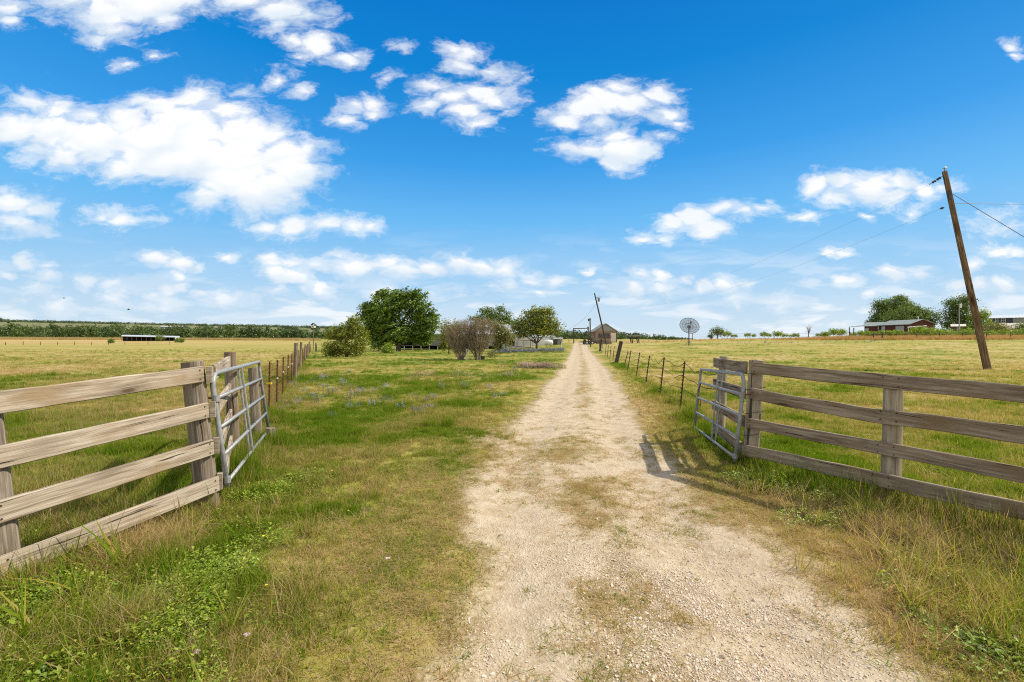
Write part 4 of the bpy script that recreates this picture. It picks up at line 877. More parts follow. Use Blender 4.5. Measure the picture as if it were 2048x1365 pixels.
MB().box((-2.42, -hy - .04, 1.1), (.14, .06, 2.6)).box((2.42, -hy - .04, 1.1), (.14, .06, 2.6)).build('corner_trim', M['bark'], gs_)
# farm cart before it
def wheel(parent, x, y, r, w):
    o = MB().tube([(x, y - w / 2, r), (x, y + w / 2, r)], r, 16).build('wheel', M['cable'], parent); MB().tube([(x, y - w / 2 - .02, r), (x, y + w / 2 + .02, r)], r * .5, 10).build('rim', M['whitemetal'], o)
c = at(1177, 90); ct = thing('farm_trailer', 'dark flat farm trailer loaded with scrap before the gabled shed', 'trailer', tuple(c), R(10))
MB().box((0, 0, .62), (2.6, 1.5, .12)).tube([(-1.3, 0, .6), (-2.2, 0, .45)], .05, 6).build('bed', M['darkwood'], ct)
for x_, y_ in ((-.6, -.8), (.5, -.8), (-.6, .8), (.5, .8)): wheel(ct, x_, y_, .33, .18)
sc_ = MB()
for i in range(9): sc_.box((random.uniform(-1.1, 1.1), random.uniform(-.5, .5), .78 + random.random() * .35), (random.uniform(.2, .6), random.uniform(.2, .5), random.uniform(.15, .5)), random.random())
sc_.build('scrap_load', M['darkwood'], ct)
bpile = MB()
for i in range(70):
    x_ = random.uniform(-2.2, 2.2); a = random.random() * 6.28; z_ = random.uniform(.02, .75) * (1 - abs(x_) / 2.8); q = Vector((x_, random.uniform(-.7, .7), z_)); dd_ = Vector((math.cos(a), math.sin(a) * .5, random.uniform(-.2, .3))) * random.uniform(.3, .8); bpile.tube([q - dd_, q + dd_], random.uniform(.025, .06), 5)
tag(bpile.build('brush_pile', M['bark'], loc=at(1201, 92)), 'pile of dark branches and posts against the front of the gabled shed', 'wood pile')
# open stand on two legs
c = at(1267, 92); ls = thing('feed_stand', 'low weathered plank shelter on splayed legs in the pasture right of the shed', 'shelter', tuple(c))
MB().box((0, 0, 1.52), (2.7, 1.5, .12), 0).box((0, -.6, 1.38), (2.0, .1, .14)).build('top', M['dkroof'], ls)
for x_, y_ in ((-.55, -.6), (.75, -.6), (-.55, .6), (.75, .6)): MB().tube([(x_ + .25, y_, -.1), (x_, y_, 1.45)], .11, 6).build('leg', M['darkwood'], ls)
# satellite dish
c = at(1378.5, 74); sdh = thing('satellite_dish', 'large mesh satellite dish on a pole and tripod on the rise right of the shed', 'satellite dish', tuple(c))
m_, t_, o_ = newmat('dish_mesh'); di = t_.nodes.new('ShaderNodeBsdfDiffuse'); di.inputs[0].default_value = (.10, .10, .105, 1); tp_ = t_.nodes.new('ShaderNodeBsdfTransparent'); mx_ = t_.nodes.new('ShaderNodeMixShader'); mx_.inputs[0].default_value = .42
lk(t_, di.outputs[0], mx_.inputs[2]); lk(t_, tp_.outputs[0], mx_.inputs[1]); lk(t_, mx_.outputs[0], o_.inputs[0]); M['dishmesh'] = m_
Rd = 1.52; zc = 1.6 + (682.5 - 653) * 74 / F - c.z; hub = Vector((0, 0, zc)); axis = Vector((-.08, -.83, .55)).normalized(); e1 = axis.cross(Vector((0, 0, 1))).normalized(); e2 = e1.cross(axis) * 1.0
def dp(r, q): return hub + (e1 * math.cos(q) + e2 * math.sin(q)) * r + axis * (.30 * (r / Rd) ** 2 - .1)
V = []; f = []; nr_, nq = 6, 36
for i in range(nr_ + 1):
    for k in range(nq): V.append(tuple(dp(Rd * i / nr_ + (.02 if i == 0 else 0), 2 * math.pi * k / nq)))
f = [(i * nq + k, i * nq + (k + 1) % nq, (i + 1) * nq + (k + 1) % nq, (i + 1) * nq + k) for i in range(nr_) for k in range(nq)]
MB().add(V, f).build('reflector', M['dishmesh'], sdh)
rb = MB()
for k in range(20): rb.tube([dp(r, 2 * math.pi * k / 20) - axis * .02 for r in (.15, .7, 1.1, Rd)], .02, 4)
for r in (.62, 1.1, Rd): rb.tube([dp(r, 2 * math.pi * k / 36) - axis * .02 for k in range(37)], .022 if r < 1.5 else .04, 5)
rb.build('ribs', M['cable'], sdh)
fd = MB(); fo = hub + axis * 1.05
for k in range(3): fd.tube([dp(.9, 2.1 * k + .5), fo], .018, 4)
fd.build('feed_strut', M['cable'], sdh); MB().tube([fo - axis * .14, fo + axis * .14], .12, 10).build('feed_horn', M['cable'], sdh)
MB().tube([hub - axis * .35, hub - axis * .1], .25, 10).tube([(0, .15, 0), (0, .15, zc - .15)], .09, 8).build('mast', M['wire'], sdh)
for k in range(4): q = R(45 + 90 * k); MB().tube([(0, .15, .85), (math.cos(q) * .75, .15 + math.sin(q) * .75, -.05)], .035, 5).build('leg', M['galv'], sdh)
# long open barn far left
c = at(303, 300); lb = thing('open_barn', 'long low open sided barn with pale roof before the wood far left', 'barn', tuple(c), R(36))
MB().add([(-15, -4, 2.9), (15, -4, 2.3), (15, 5, 3.2), (-15, 5, 3.8), (-15, -4, 3.1), (15, -4, 2.5), (15, 5, 3.4), (-15, 5, 4.0)], [(0, 3, 2, 1), (4, 5, 6, 7), (0, 1, 5, 4), (1, 2, 6, 5), (3, 0, 4, 7)]).build('roof', M['roofmetal'], lb)
MB().box((0, 4.6, 1.4), (29.5, .1, 3.2)).build('back_wall', M['shadowy'], lb); MB().box((13.6, 0, 1.1), (2.4, 8, 2.8)).build('end_bay', M['whitemetal'], lb)  # back wall coloured near black to paint the shade inside the barn
for i in range(12): MB().box((-14.5 + i * 2.4, -3.7, 1.2), (.22, .22, 3)).build('post', M['darkwood'], lb)
# far metal roofs on the hillside
for px, d_, w_, nm, lab, mt in ((334, 1100, 26, 'distant_shed', 'distant white shed roof above the wood, directly over the open barn', 'whitemetal'), (362, 1100, 17, 'distant_shed', 'small distant white shed to the right of the larger one above the wood', 'whitemetal'),
        (437, 1300, 20, 'distant_shed', 'distant tan roofed shed among far trees on the hillside', 'cream'), (506, 1100, 12, 'distant_shed', 'distant pale shed right of the tan roofed one on the hillside', 'whitemetal')):
    c = at(px, d_); t = thing(nm, lab, 'shed', (c.x, c.y, H - ((653.5 if px < 400 else 655 if px < 450 else 659) - 682.5) * d_ / F - 3.2)); gable(t, w_, 9, 3.2, 4.4, M['greywall'], M[mt], .5, -12)

# red house
c = at(1812, 152); rz = R(-83); rh = thing('red_house', 'barn red house with green grey metal roof among the trees on the right', 'house', (c.x, c.y, c.z - .2), rz)
zb = c.z - .2
def zpix(py, d): return H - (py - 682.5) * d / F
ev = zpix(649.5, 150) - zb; rg = zpix(642, 156) - zb
gable(rh, 10.5, 9.4, ev, rg, M['red'], M['greenroof'], .5, -1)
window(rh, (-3.6, -4.7, ev - 1.3), 1.1, 1.5, 'x', 'paleglass', 'cream', 1, 2); window(rh, (2.2, -4.7, ev - 1.3), 2.8, 1.6, 'x', 'paleglass', 'greywall', 3, 1)
MB().box((-4.7, -4.74, ev - 1.5), (.5, .06, 2)).build('door', M['shadowy'], rh)
MB().tube([(4.4, -.4, rg - .3), (4.4, -.4, rg + .8), (4.1, -.4, rg + .9)], .12, 8).build('vent', M['white'], rh)
c2 = at(1752, 160); rw = thing('red_house', 'lower red wing with open corner porch, at the left end of the red house', 'house', (c2.x, c2.y, c2.z), R(-48))
ev = zpix(652, 157) - c2.z; rg = zpix(645.5, 160) - c2.z
gable(rw, 5.4, 6.5, ev, rg, M['red'], M['greenroof'], .4, -1)
MB().add([(-7.2, -3.6, ev - .35), (-3.3, -3.6, ev - .1), (-3.3, 3.4, ev + .5), (-7.2, 3.4, ev + .2), (-7.2, -3.6, ev - .25), (-3.3, -3.6, ev), (-3.3, 3.4, ev + .6), (-7.2, 3.4, ev + .3)], [(0, 3, 2, 1), (4, 5, 6, 7), (0, 1, 5, 4), (1, 2, 6, 5), (3, 0, 4, 7)]).build('porch_roof', M['greenroof'], rw)
for x_, y_ in ((-7, -3.4), (-7, 3.2)): MB().box((x_, y_, ev / 2 - .4), (.25, .25, ev)).build('porch_post', M['red'], rw)
MB().box((-5.3, -3.4, ev - 2.1), (3.2, .12, .12)).build('porch_rail', M['red'], rw)
window(rw, (1.9, -3.25, ev - .75), 1.6, .9, 'x', 'paleglass', 'cream', 3, 1); window(rw, (1.6, -3.25, ev - 1.9), .8, .8, 'x', 'paleglass', 'cream', 1, 1); window(rw, (-2.0, -3.25, ev - 1.5), 1.2, 1.5, 'x', 'paleglass', 'bark', 2, 1)
# canopy and parasol-like shade roofs right of it
c = at(1834, 140); cp = thing('carport', 'white flat canopy on thin posts in front of the red house gable', 'canopy', tuple(c), R(-40))
zz = zpix(654, 140) - c.z; MB().add([(-2.2, -1.5, zz - .25), (2.2, -1.5, zz + .1), (2.2, 1.5, zz + .25), (-2.2, 1.5, zz - .1), (-2.2, -1.5, zz - .1), (2.2, -1.5, zz + .25), (2.2, 1.5, zz + .4), (-2.2, 1.5, zz + .05)], [(0, 3, 2, 1), (4, 5, 6, 7), (0, 1, 5, 4), (1, 2, 6, 5), (2, 3, 7, 6), (3, 0, 4, 7)]).build('canopy_top', M['whitemetal'], cp)
for x_, y_ in ((-2, -1.3), (2, -1.3), (-2, 1.3), (2, 1.3)): MB().tube([(x_, y_, -.2), (x_, y_, zz)], .06, 6).build('leg', M['whitemetal'], cp)
c = at(1916, 150); sh2 = thing('small_hut', 'small pale roofed hut under the trees behind the leaning pole', 'hut', (c.x, c.y, c.z), R(-40)); e_ = zpix(653, 150) - c.z
gable(sh2, 3, 3, e_, e_ + .6, M['darkwood'], M['cream'], .3, -.5)
MB().box((0, -1.53, e_ - 1.1), (.9, .05, 1.9)).build('door', M['greywall'], sh2)
# slate blue two storey house at the right edge
c = at(2020, 200); bh = thing('blue_house', 'slate blue two storey house with white framed windows at the right edge', 'house', (c.x, c.y, c.z), R(-42))
e_ = zpix(635.5, 196) - c.z
gable(bh, 13, 8.98, e_, e_ + 1.3, M['navy'], M['roofmetal'], .5, -3)
window(bh, (-4.4, -4.5, e_ - 1.2), .8, 2.0, 'x', 'glass', 'white', 1, 2); window(bh, (-2.4, -4.5, e_ - 1.2), 1.3, 1.7, 'x', 'glass', 'white', 2, 2)
MB().box((3.4, -4.56, e_ - 3.5), (6, .08, 7)).build('side_panel', M['greywall'], bh)
c = at(2040, 175); tr_ = thing('pale_roof_building', 'low building with broad cream roof in front of the slate blue house', 'building', (c.x, c.y, c.z), R(-42)); e_ = zpix(657, 173) - c.z
gable(tr_, 10, 7, e_, e_ + 2.0, M['greywall'], M['cream'], .4, -2)
window(tr_, (-2.5, -3.5, e_ - 1.2), 1.2, 1, 'x')
# lamp/transformer pole beside tree
c = at(1918.5, 145); yp = thing('yard_light_pole', 'grey pole with pale transformer can before the dark tree on the right', 'pole', tuple(c)); zt = zpix(608, 145) - c.z
MB().tube([(0, 0, -.3), (0, 0, zt)], [.17, .11], 8).build('pole', M['galv'], yp); MB().tube([(.35, 0, zt - 1.3), (.35, 0, zt - .1)], .33, 12).build('transformer', M['whitemetal'], yp)
MB().tube([(0, 0, zt - .4), (-.9, 0, zt - .1)], .05, 6).build('lamp_arm', M['galv'], yp)

# ------------------------------------------------------------------ yard objects
c = at(627, 74); bhs = thing('birdhouse_pole', 'white birdhouse with dark roof on a tall pole at the end of the left fence', 'birdhouse', tuple(c))
zt = zpix(656, 74) - c.z; MB().tube([(-.03, 0, -.2), (.02, 0, zt)], .07, 8).build('pole', M['post'], bhs)
b_ = MB().box((0, 0, zt + .22), (.5, .5, .42)).build('nest_box', M['white'], bhs); MB().tube([(0, -.27, zt + .22), (0, -.24, zt + .22)], .07, 10).build('entrance_hole', M['shadowy'], b_)
r2 = MB()
for s_ in (-1, 1):
    V = [(s_ * .38, -.34, zt + .38), (0, -.34, zt + .72), (0, .34, zt + .72), (s_ * .38, .34, zt + .38)]; r2.add(V + [(a, b, z + .05) for a, b, z in V], [(0, 1, 2, 3), (7, 6, 5, 4), (0, 4, 5, 1), (2, 6, 7, 3), (0, 3, 7, 4)])
r2.build('roof', M['darkwood'], bhs)
for px, d_, h_, lab in ((632, 70, 1.3, 'stubby wooden post just right of the birdhouse pole'), (619, 66, 1.5, 'wooden post just left of the birdhouse pole')):
    c = at(px, d_); o = thing('wooden_post', lab, 'post', tuple(c)); post((0, 0, 0), (0, 0, h_), .13, M['post'], o, 'timber', seed=px, sides=10)
c = at(1124, 70); wp_ = thing('white_post', 'slim white post at the track edge beside the yard bluebonnets', 'post', tuple(c)); MB().tube([(0, 0, -.1), (-.12, 0, 1.0), (-.22, 0, 1.95)], .045, 8).build('pipe', M['whitemetal'], wp_)
c = at(1007, 66); be = thing('bench', 'white slatted garden bench in front of the house porch', 'bench', tuple(c), R(15))
for i in range(3): MB().box((0, -.2 + i * .17, .45), (1.5, .12, .04)).build('seat_slat', M['white'], be)
for i in range(3): MB().box((0, .3 + i * .04, .62 + i * .15), (1.5, .03, .1)).build('back_slat', M['white'], be)
for x_ in (-.68, .68):
    for y_ in (-.22, .26): MB().box((x_, y_, .3 if y_ < 0 else .5), (.06, .06, .62 if y_ < 0 else 1.0)).build('leg', M['white'], be)
c = at(966, 38.5); pl = thing('bucket', 'small dark bucket beside the right bare crape myrtle', 'bucket', tuple(c)); MB().tube([(0, 0, .0), (0, 0, .3)], [.15, .19], 14).build('bucket_body', M['cable'], pl); MB().tube([(.18 * math.cos(q), 0, .3 + .12 * math.sin(q)) for q in np.linspace(0, 3.14, 8)], .01, 4).build('handle', M['galv'], pl)
for i, px in enumerate((932.5, 936)):
    c = at(px, 37.5); o = thing('pale_stake', ('left' if i == 0 else 'right') + ' one of two pale stakes standing between the bare crape myrtles', 'stake', tuple(c)); MB().tube([(0, 0, -.1), (0, 0, .95)], .035, 6).build('stake', M['cream'], o)
# small far fences
def farfence(name, label, pts, hgt_, r, mat, step, wires=2, cat='fence'):
    o = thing(name, label, cat, (0, 0, 0)); pr_ = []
    for (pa, da), (pb_, db) in zip(pts[:-1], pts[1:]):
        a = at(pa, da); b = at(pb_, db); n = max(1, int((b - a).length / step))
        for i in range(n):
            q = a.lerp(b, i / n); q.z = g1(q.x, q.y); h_ = hgt_ * random.uniform(.85, 1.15); MB().tube([q - Vector((0, 0, .1)), q + Vector((random.uniform(-.1, .1), 0, h_))], r, 5).build('post', mat, o); pr_.append((q, q + Vector((0, 0, hgt_))))
    for k in range(wires): 
        MB().tube([a.lerp(b, .5 + .45 * k / max(1, wires - 1)) for a, b in pr_], r * .22, 3).build('wire', M['wire'], o)
    return o
farfence('far_pasture_fence', 'line of small dark posts across the far left pasture', [(-60, 165), (250, 172), (380, 190)], 1.2, .09, M['darkwood'], 5.5)
farfence('boundary_fence', 'boundary fence of dark posts and wire along the tall dry grass on the far right', [(1385, 104), (1500, 104), (1700, 100), (2120, 93)], 1.35, .07, M['darkwood'], 4.2)
farfence('back_fence', 'short fence of thin posts behind the track end between the frame and the shed', [(1105, 118), (1170, 120)], 1.2, .06, M['darkwood'], 3)
hfr = thing('corner_brace', 'H shaped dark corner brace in the boundary fence before the red house', 'fence brace', tuple(at(1756, 94)))
MB().tube([(-.95, 0, -.2), (-.95, 0, 1.35)], .13, 8).build('post', M['darkwood'], hfr); MB().tube([(.8, 0, -.2), (.95, 0, 1.4)], .13, 8).build('post', M['darkwood'], hfr); MB().tube([(-.95, 0, 1.0), (.9, 0, 1.0)], .06, 6).build('crossbar', M['darkwood'], hfr)

# ------------------------------------------------------------------ trees
def leaves(lobes, n, size, k=10, cs=.35, streak=None, seed=0, shell=.5, outb=.6):
    r = np.random.default_rng(seed); lobes = np.array(lobes, float); w = (lobes[:, 3] * lobes[:, 4] * lobes[:, 5]) ** .7; w /= w.sum()
    m = max(1, n // k); li = r.choice(len(lobes), m, p=w); d = r.normal(size=(m, 3)); d /= np.linalg.norm(d, axis=1)[:, None]
    rad = r.random(m) ** shell; q = np.arctan2(d[:, 1], d[:, 0]); bump = 1 + .13 * np.sin(q * 3 + li) + .10 * np.sin(q * 7 + d[:, 2] * 6)
    cen = lobes[li, :3] + d * lobes[li, 3:6] * (rad * bump)[:, None]
    ct = r.random(m); c = np.repeat(cen, k, 0); od = np.repeat(d, k, 0); N = len(c)
    off = r.normal(size=(N, 3)) * cs
    if streak is not None:
        s_ = np.array(streak, float); off = off * .55 + s_[None, :] * (r.uniform(-1, 1, N) * cs * 2.2)[:, None]
    c = c + off
    nrm_ = r.normal(size=(N, 3)) * .6 + np.repeat(r.normal(size=(m, 3)) * .45, k, 0) + od * outb * 1.3 + np.array([0, 0, .6]); nrm_ /= np.linalg.norm(nrm_, axis=1)[:, None]
    a = np.cross(nrm_, r.normal(size=(N, 3)));
    if streak is not None: a = np.cross(nrm_, np.cross(np.array(streak, float) + r.normal(size=(N, 3)) * .35, nrm_))
    a /= np.linalg.norm(a, axis=1)[:, None] + 1e-9; b = np.cross(nrm_, a)
    sz = size * r.uniform(.55, 1.25, N)[:, None]
    V = np.stack([c - a * sz, c - b * sz * .5 + a * sz * .1, c + a * sz, c + b * sz * .5 + a * sz * .1], 1).reshape(-1, 3)
    tone = np.clip(.55 * np.repeat(ct, k) + .45 * r.random(N), 0, 1); return V, np.repeat(tone, 4)
def limb(mb, a, b, r0, r1, rr, n=5, wob=.08, sides=6):
    a = Vector(a); b = Vector(b); L = (b - a).length; pts = [a.lerp(b, i / n) + (Vector((rr.uniform(-1, 1), rr.uniform(-1, 1), rr.uniform(-1, 1))) * wob * L * math.sin(math.pi * i / n)) for i in range(n + 1)]
    mb.tube(pts, [r0 + (r1 - r0) * i / n for i in range(n + 1)], sides); return pts
def tree(name, label, cat, loc, lobes, n, size, mat, trunk_r, fork_h, k=10, cs=.35, streak=None, seed=0, group=None, bark='bark', twigs=2, shell=.5, rz=0):
    t = thing(name, label, cat, tuple(loc), rz, group); rr = random.Random(seed); mb = MB()
    limb(mb, (0, 0, -.3), (rr.uniform(-.05, .05), 0, fork_h), trunk_r * 1.15, trunk_r * .85, rr, 4, .02, 10)
    for lo in lobes:
        c = Vector(lo[:3]); p = limb(mb, (0, 0, fork_h * .9), c, trunk_r * .6, trunk_r * .14, rr, 6, .07, 6)
        for i in range(twigs * 3):
            d = Vector((rr.gauss(0, 1), rr.gauss(0, 1), rr.gauss(0, .8))).normalized(); e = c + Vector((d.x * lo[3], d.y * lo[4], d.z * lo[5])) * .85; limb(mb, p[rr.choice((3, 4, 5, 6))], e, trunk_r * .2, trunk_r * .035, rr, 4, .08, 4)
    mb.build('trunk', M[bark], t)
    V, T = leaves(lobes, n, size, k, cs, streak, seed, shell)
    me = fastmesh('crown', V, np.arange(len(V)).reshape(-1, 4), 4, M[mat], {'tone': T}); o = bpy.data.objects.new('crown', me); C.objects.link(o); o.parent = t
    return t
def pl(px, py, d, c, ry, rpx, rpz):
    """lobe from picture position: centre px,py at depth d+ry; radii in pixels"""
    s_ = d / F; return ((px - 1024) * s_ - c.x, ry, H - (py - 682.5) * s_ - c.z, rpx * s_, max(rpx, rpz) * s_ * .8, rpz * s_)
# big windblown tree
c = at(797, 71); d = 71
lob = [pl(770, 625, d, c, 0, 42, 38), pl(800, 600, d, c, 0, 28, 24), pl(835, 615, d, c, 0, 30, 30), pl(848, 650, d, c, 0, 27, 30), pl(745, 655, d, c, .5, 34, 26), pl(740, 615, d, c, 0, 20, 14), pl(800, 665, d, c, -.5, 36, 24), pl(762, 683, d, c, 0, 26, 15), pl(845, 680, d, c, 1, 22, 13), pl(728, 632, d, c, 0, 14, 8), pl(765, 588, d, c, 0, 14, 10), pl(830, 590, d, c, 0, 16, 10), pl(866, 640, d, c, 0, 12, 18)]
tree('windblown_tree', 'largest tree, dark green and windswept, standing in front of the farmhouse porch', 'tree', c, lob, 34000, .19, 'leaf_dark', .36, 1.6, 16, .26, (-.85, 0, -.35), 3, shell=.42)
# tree right of house
c = at(1073, 66); d = 66
lob = [pl(1082, 640, d, c, 0, 34, 28), pl(1052, 648, d, c, 0, 26, 20), pl(1108, 655, d, c, 0, 20, 20), pl(1030, 655, d, c, 0, 16, 14), pl(1075, 662, d, c, -.3, 34, 14), pl(1062, 625, d, c, 0, 15, 10), pl(1090, 625, d, c, 0, 18, 11), pl(1042, 668, d, c, 0, 14, 10)]
tree('fan_shaped_tree', 'rounded green tree with forked trunk at the right end of the farmhouse by the track', 'tree', c, lob, 11500, .14, 'leaf_yel', .16, 1.1, 9, .22, (-.5, 0, -.3), 5, shell=.5, twigs=4)
# tree behind house
c = at(985, 96); d = 96
lob = [pl(985, 635, d, c, 0, 32, 20), pl(960, 640, d, c, 0, 18, 12), pl(1010, 640, d, c, 0, 20, 22), pl(975, 622, d, c, 0, 16, 9), pl(1000, 620, d, c, 0, 12, 8), pl(1028, 655, d, c, 0, 18, 16), pl(1005, 655, d, c, -1, 20, 12), pl(943, 636, d, c, 0, 8, 4)]
tree('loose_tree', 'loose crowned green tree rising behind the farmhouse roof', 'tree', c, lob, 6400, .2, 'leaf_mid', .28, 3.2, 9, .32, (-.7, 0, .1), 7, shell=.55)
# olive tree between big tree and bare bush
c = at(898, 55); d = 55
lob = [pl(893, 665, d, c, 0, 14, 22), pl(905, 680, d, c, 0, 14, 20), pl(888, 690, d, c, 0, 9, 12), pl(912, 655, d, c, 0, 10, 12)]
tree('slender_tree', 'slender yellow green tree immediately left of the bare crape myrtles', 'tree', c, lob, 4200, .12, 'leaf_yel', .07, .8, 8, .25, None, 8)
c = at(1000, 58); d = 58
lob = [pl(1002, 665, d, c, 0, 16, 20), pl(998, 690, d, c, 0, 13, 14), pl(1015, 675, d, c, 0, 11, 16), pl(988, 655, d, c, 0, 12, 14)]
tree('slender_tree', 'thin olive green tree immediately right of the bare crape myrtles, before the porch', 'tree', c, lob, 4200, .12, 'leaf_olive', .06, .8, 8, .25, None, 9)
# left bush
c = at(693, 45.5); d = 45.5
lob = [pl(685, 665, d, c, 0, 30, 18), pl(710, 655, d, c, 0, 20, 22), pl(722, 680, d, c, 0, 15, 26), pl(680, 695, d, c, -.4, 32, 16), pl(665, 703, d, c, 0, 18, 10), pl(705, 700, d, c, -.3, 26, 14), pl(662, 668, d, c, 0, 14, 8), pl(706, 640, d, c, 0, 9, 6)]
tree('yard_bush', 'big round yellow green bush left of the largest tree', 'bush', c, lob, 14500, .09, 'leaf_yel', .13, .5, 10, .22, (-.4, 0, -.2), 12, shell=.45, bark='twig', twigs=5)
c = at(776, 60); d = 60
tree('small_shrub', 'small bright green rounded shrub in the shade before the largest tree', 'shrub', c, [pl(776, 698, d, c, 0, 10, 12), pl(772, 704, d, c, 0, 9, 8), pl(781, 703, d, c, 0, 9, 8)], 2600, .09, 'leaf_bright', .05, .3, 8, .14, None, 13, shell=.35)
# bare crape myrtles
def bare(name, label, px, spread, hh, seed, leafn, twn, side):
    c = at(px, 38.3); t = thing(name, label, 'shrub', tuple(c)); rr = random.Random(seed); mb = MB(); ends = []
    for i in range(26):
        a = rr.random() * 6.28; r0 = rr.random() ** .7 * .18; base = Vector((math.cos(a) * r0, math.sin(a) * r0, -.05)); s_ = rr.random() ** .6; ang = a + rr.uniform(-.5, .5)
        top = Vector((math.cos(ang) * spread * s_ + side, math.sin(ang) * spread * .8 * s_, hh * (1 - .22 * s_ * s_) * rr.uniform(.85, 1.0)))
        mid = base.lerp(top, .45) + Vector((math.cos(ang), math.sin(ang), 0)) * .22 * s_
        pts = [base, base.lerp(mid, .5) + Vector((0, 0, .05)), mid, mid.lerp(top, .5) + Vector((rr.uniform(-.08, .08), rr.uniform(-.08, .08), .1)), top]; mb.tube(pts, [.032, .026, .02, .013, .006], 5)
        for j in range(twn):
            f_ = rr.uniform(.12, 1) ** .8; k_ = min(3, int(f_ * 4)); o = pts[k_].lerp(pts[k_ + 1], f_ * 4 - k_) if k_ < 4 else pts[4]
            e = o + Vector((rr.gauss(0, .3) + .1 * math.cos(ang), rr.gauss(0, .3), rr.uniform(.15, .75))); e.z = min(e.z, hh * 1.02); m1 = o.lerp(e, .5) + Vector((rr.uniform(-.06, .06), rr.uniform(-.06, .06), 0)); mb.tube([o, m1, e], [.008, .006, .0035], 3, False)
            for q in range(2):
                o2 = o.lerp(e, rr.uniform(.4, 1)); e2 = o2 + Vector((rr.gauss(0, .14), rr.gauss(0, .14), rr.uniform(.05, .3))); mb.tube([o2, e2], [.005, .003], 3, False); ends.append(e2)
    mb.build('stems', M['twig'], t)
    r = np.random.default_rng(seed); E = np.array([tuple(e) for e in ends]); E = E[r.choice(len(E), leafn)] + r.normal(size=(leafn, 3)) * .06
    nn = r.normal(size=(leafn, 3)); nn /= np.linalg.norm(nn, axis=1)[:, None]; a = np.cross(nn, r.normal(size=(leafn, 3))); a /= np.linalg.norm(a, axis=1)[:, None]; b = np.cross(nn, a); z = .03 * r.uniform(.6, 1.4, leafn)[:, None]
    V = np.stack([E - a * z, E - b * z * .7, E + a * z, E + b * z * .7], 1).reshape(-1, 3); T = np.repeat(r.random(leafn), 4)
    me = fastmesh('seed_heads', V, np.arange(len(V)).reshape(-1, 4), 4, M['leaf_seed'], {'tone': T}); o = bpy.data.objects.new('seed_heads', me); C.objects.link(o); o.parent = t
    return t
bare('bare_crape_myrtle', 'left of two bare grey brown crape myrtles in the yard, dense with twigs', 922, 1.5, 3.2, 21, 10000, 40, -.1)
bare('bare_crape_myrtle', 'right of two bare grey brown crape myrtles, nearer the track, dark bucket at its foot', 955, 1.65, 3.3, 22, 10000, 40, .2)
c = at(985, 37); d = 37
tree('low_shrub', 'low olive green shoots at the right foot of the bare crape myrtles', 'shrub', c, [pl(985, 708, d, c, 0, 13, 8)], 700, .05, 'leaf_olive', .015, .1, 6, .12, None, 24, bark='twig')
# right hand trees
def rtree(name, lab, base, d, lobs, n, size, mat, seed, tr=.4, fh=2.5, streak=None, cs=.5, shell=.45):
    c = at(base, d); tree(name, lab, 'tree', c, [pl(a, b, d, c, e, rx_, rz_) for a, b, e, rx_, rz_ in lobs], n, size, mat, tr, fh, 10, cs, streak, seed, shell=shell)
rtree('broad_tree', 'tallest dark tree behind the left part of the red house', 1785, 185, [(1790, 612, 0, 34, 18), (1765, 625, 0, 22, 20), (1812, 620, 0, 24, 18), (1750, 640, 0, 14, 10), (1738, 646, 0, 7, 5), (1760, 610, 0, 14, 9), (1800, 598, 0, 16, 7)], 13000, .3, 'leaf_mid', 31)
rtree('broad_tree', 'dome shaped green tree directly behind the red house roof', 1822, 172, [(1815, 632, 0, 44, 16), (1800, 640, 0, 36, 12), (1840, 632, 0, 34, 16), (1820, 622, 0, 26, 10), (1862, 640, 0, 18, 15)], 14000, .28, 'leaf_mid', 32)
rtree('broad_tree', 'upright dark tree beside the grey transformer pole, left of the near utility pole', 1922, 165, [(1918, 612, 0, 26, 20), (1905, 632, 0, 20, 20), (1930, 638, 0, 26, 20), (1935, 600, 0, 14, 10), (1900, 605, 0, 12, 8), (1895, 648, 0, 12, 10), (1925, 655, 0, 30, 8)], 10500, .28, 'leaf_mid', 33)
rtree('broad_tree', 'lighter loose tree just right of the near utility pole', 1955, 160, [(1955, 640, 0, 18, 18), (1965, 630, 0, 14, 10), (1972, 650, 0, 12, 10), (1945, 655, 0, 14, 8)], 4500, .25, 'leaf_bright', 34, .2)
rtree('broad_tree', 'low rounded olive tree in front of the slate blue house', 1988, 150, [(1985, 655, 0, 26, 7), (1975, 661, 0, 20, 6), (2005, 660, 0, 20, 6)], 4000, .22, 'leaf_olive', 35, .15, .8)
rtree('broad_tree', 'bushy green tree at the right edge of the picture before the cream roof', 2046, 150, [(2046, 655, 0, 14, 8), (2035, 663, 0, 14, 6), (2065, 652, 0, 16, 12)], 3000, .22, 'leaf_mid', 36, .15, .8)
rtree('lone_tree', 'lone small open crowned tree on the crest just right of the satellite dish', 1435, 118, [(1435, 665, 0, 12, 7), (1425, 662, 0, 8, 5), (1445, 664, 0, 8, 6), (1436, 658, 0, 8, 4)], 1300, .17, 'leaf_mid', 37, .12, 1.0, cs=.3)
c = at(1421, 117); d = 117; tree('small_shrub', 'small dark round bush left of the lone crest tree', 'shrub', c, [pl(1421, 673, d, c, 0, 5, 3.5)], 500, .14, 'leaf_dark', .05, .2, 8, .15, None, 38, shell=.35)
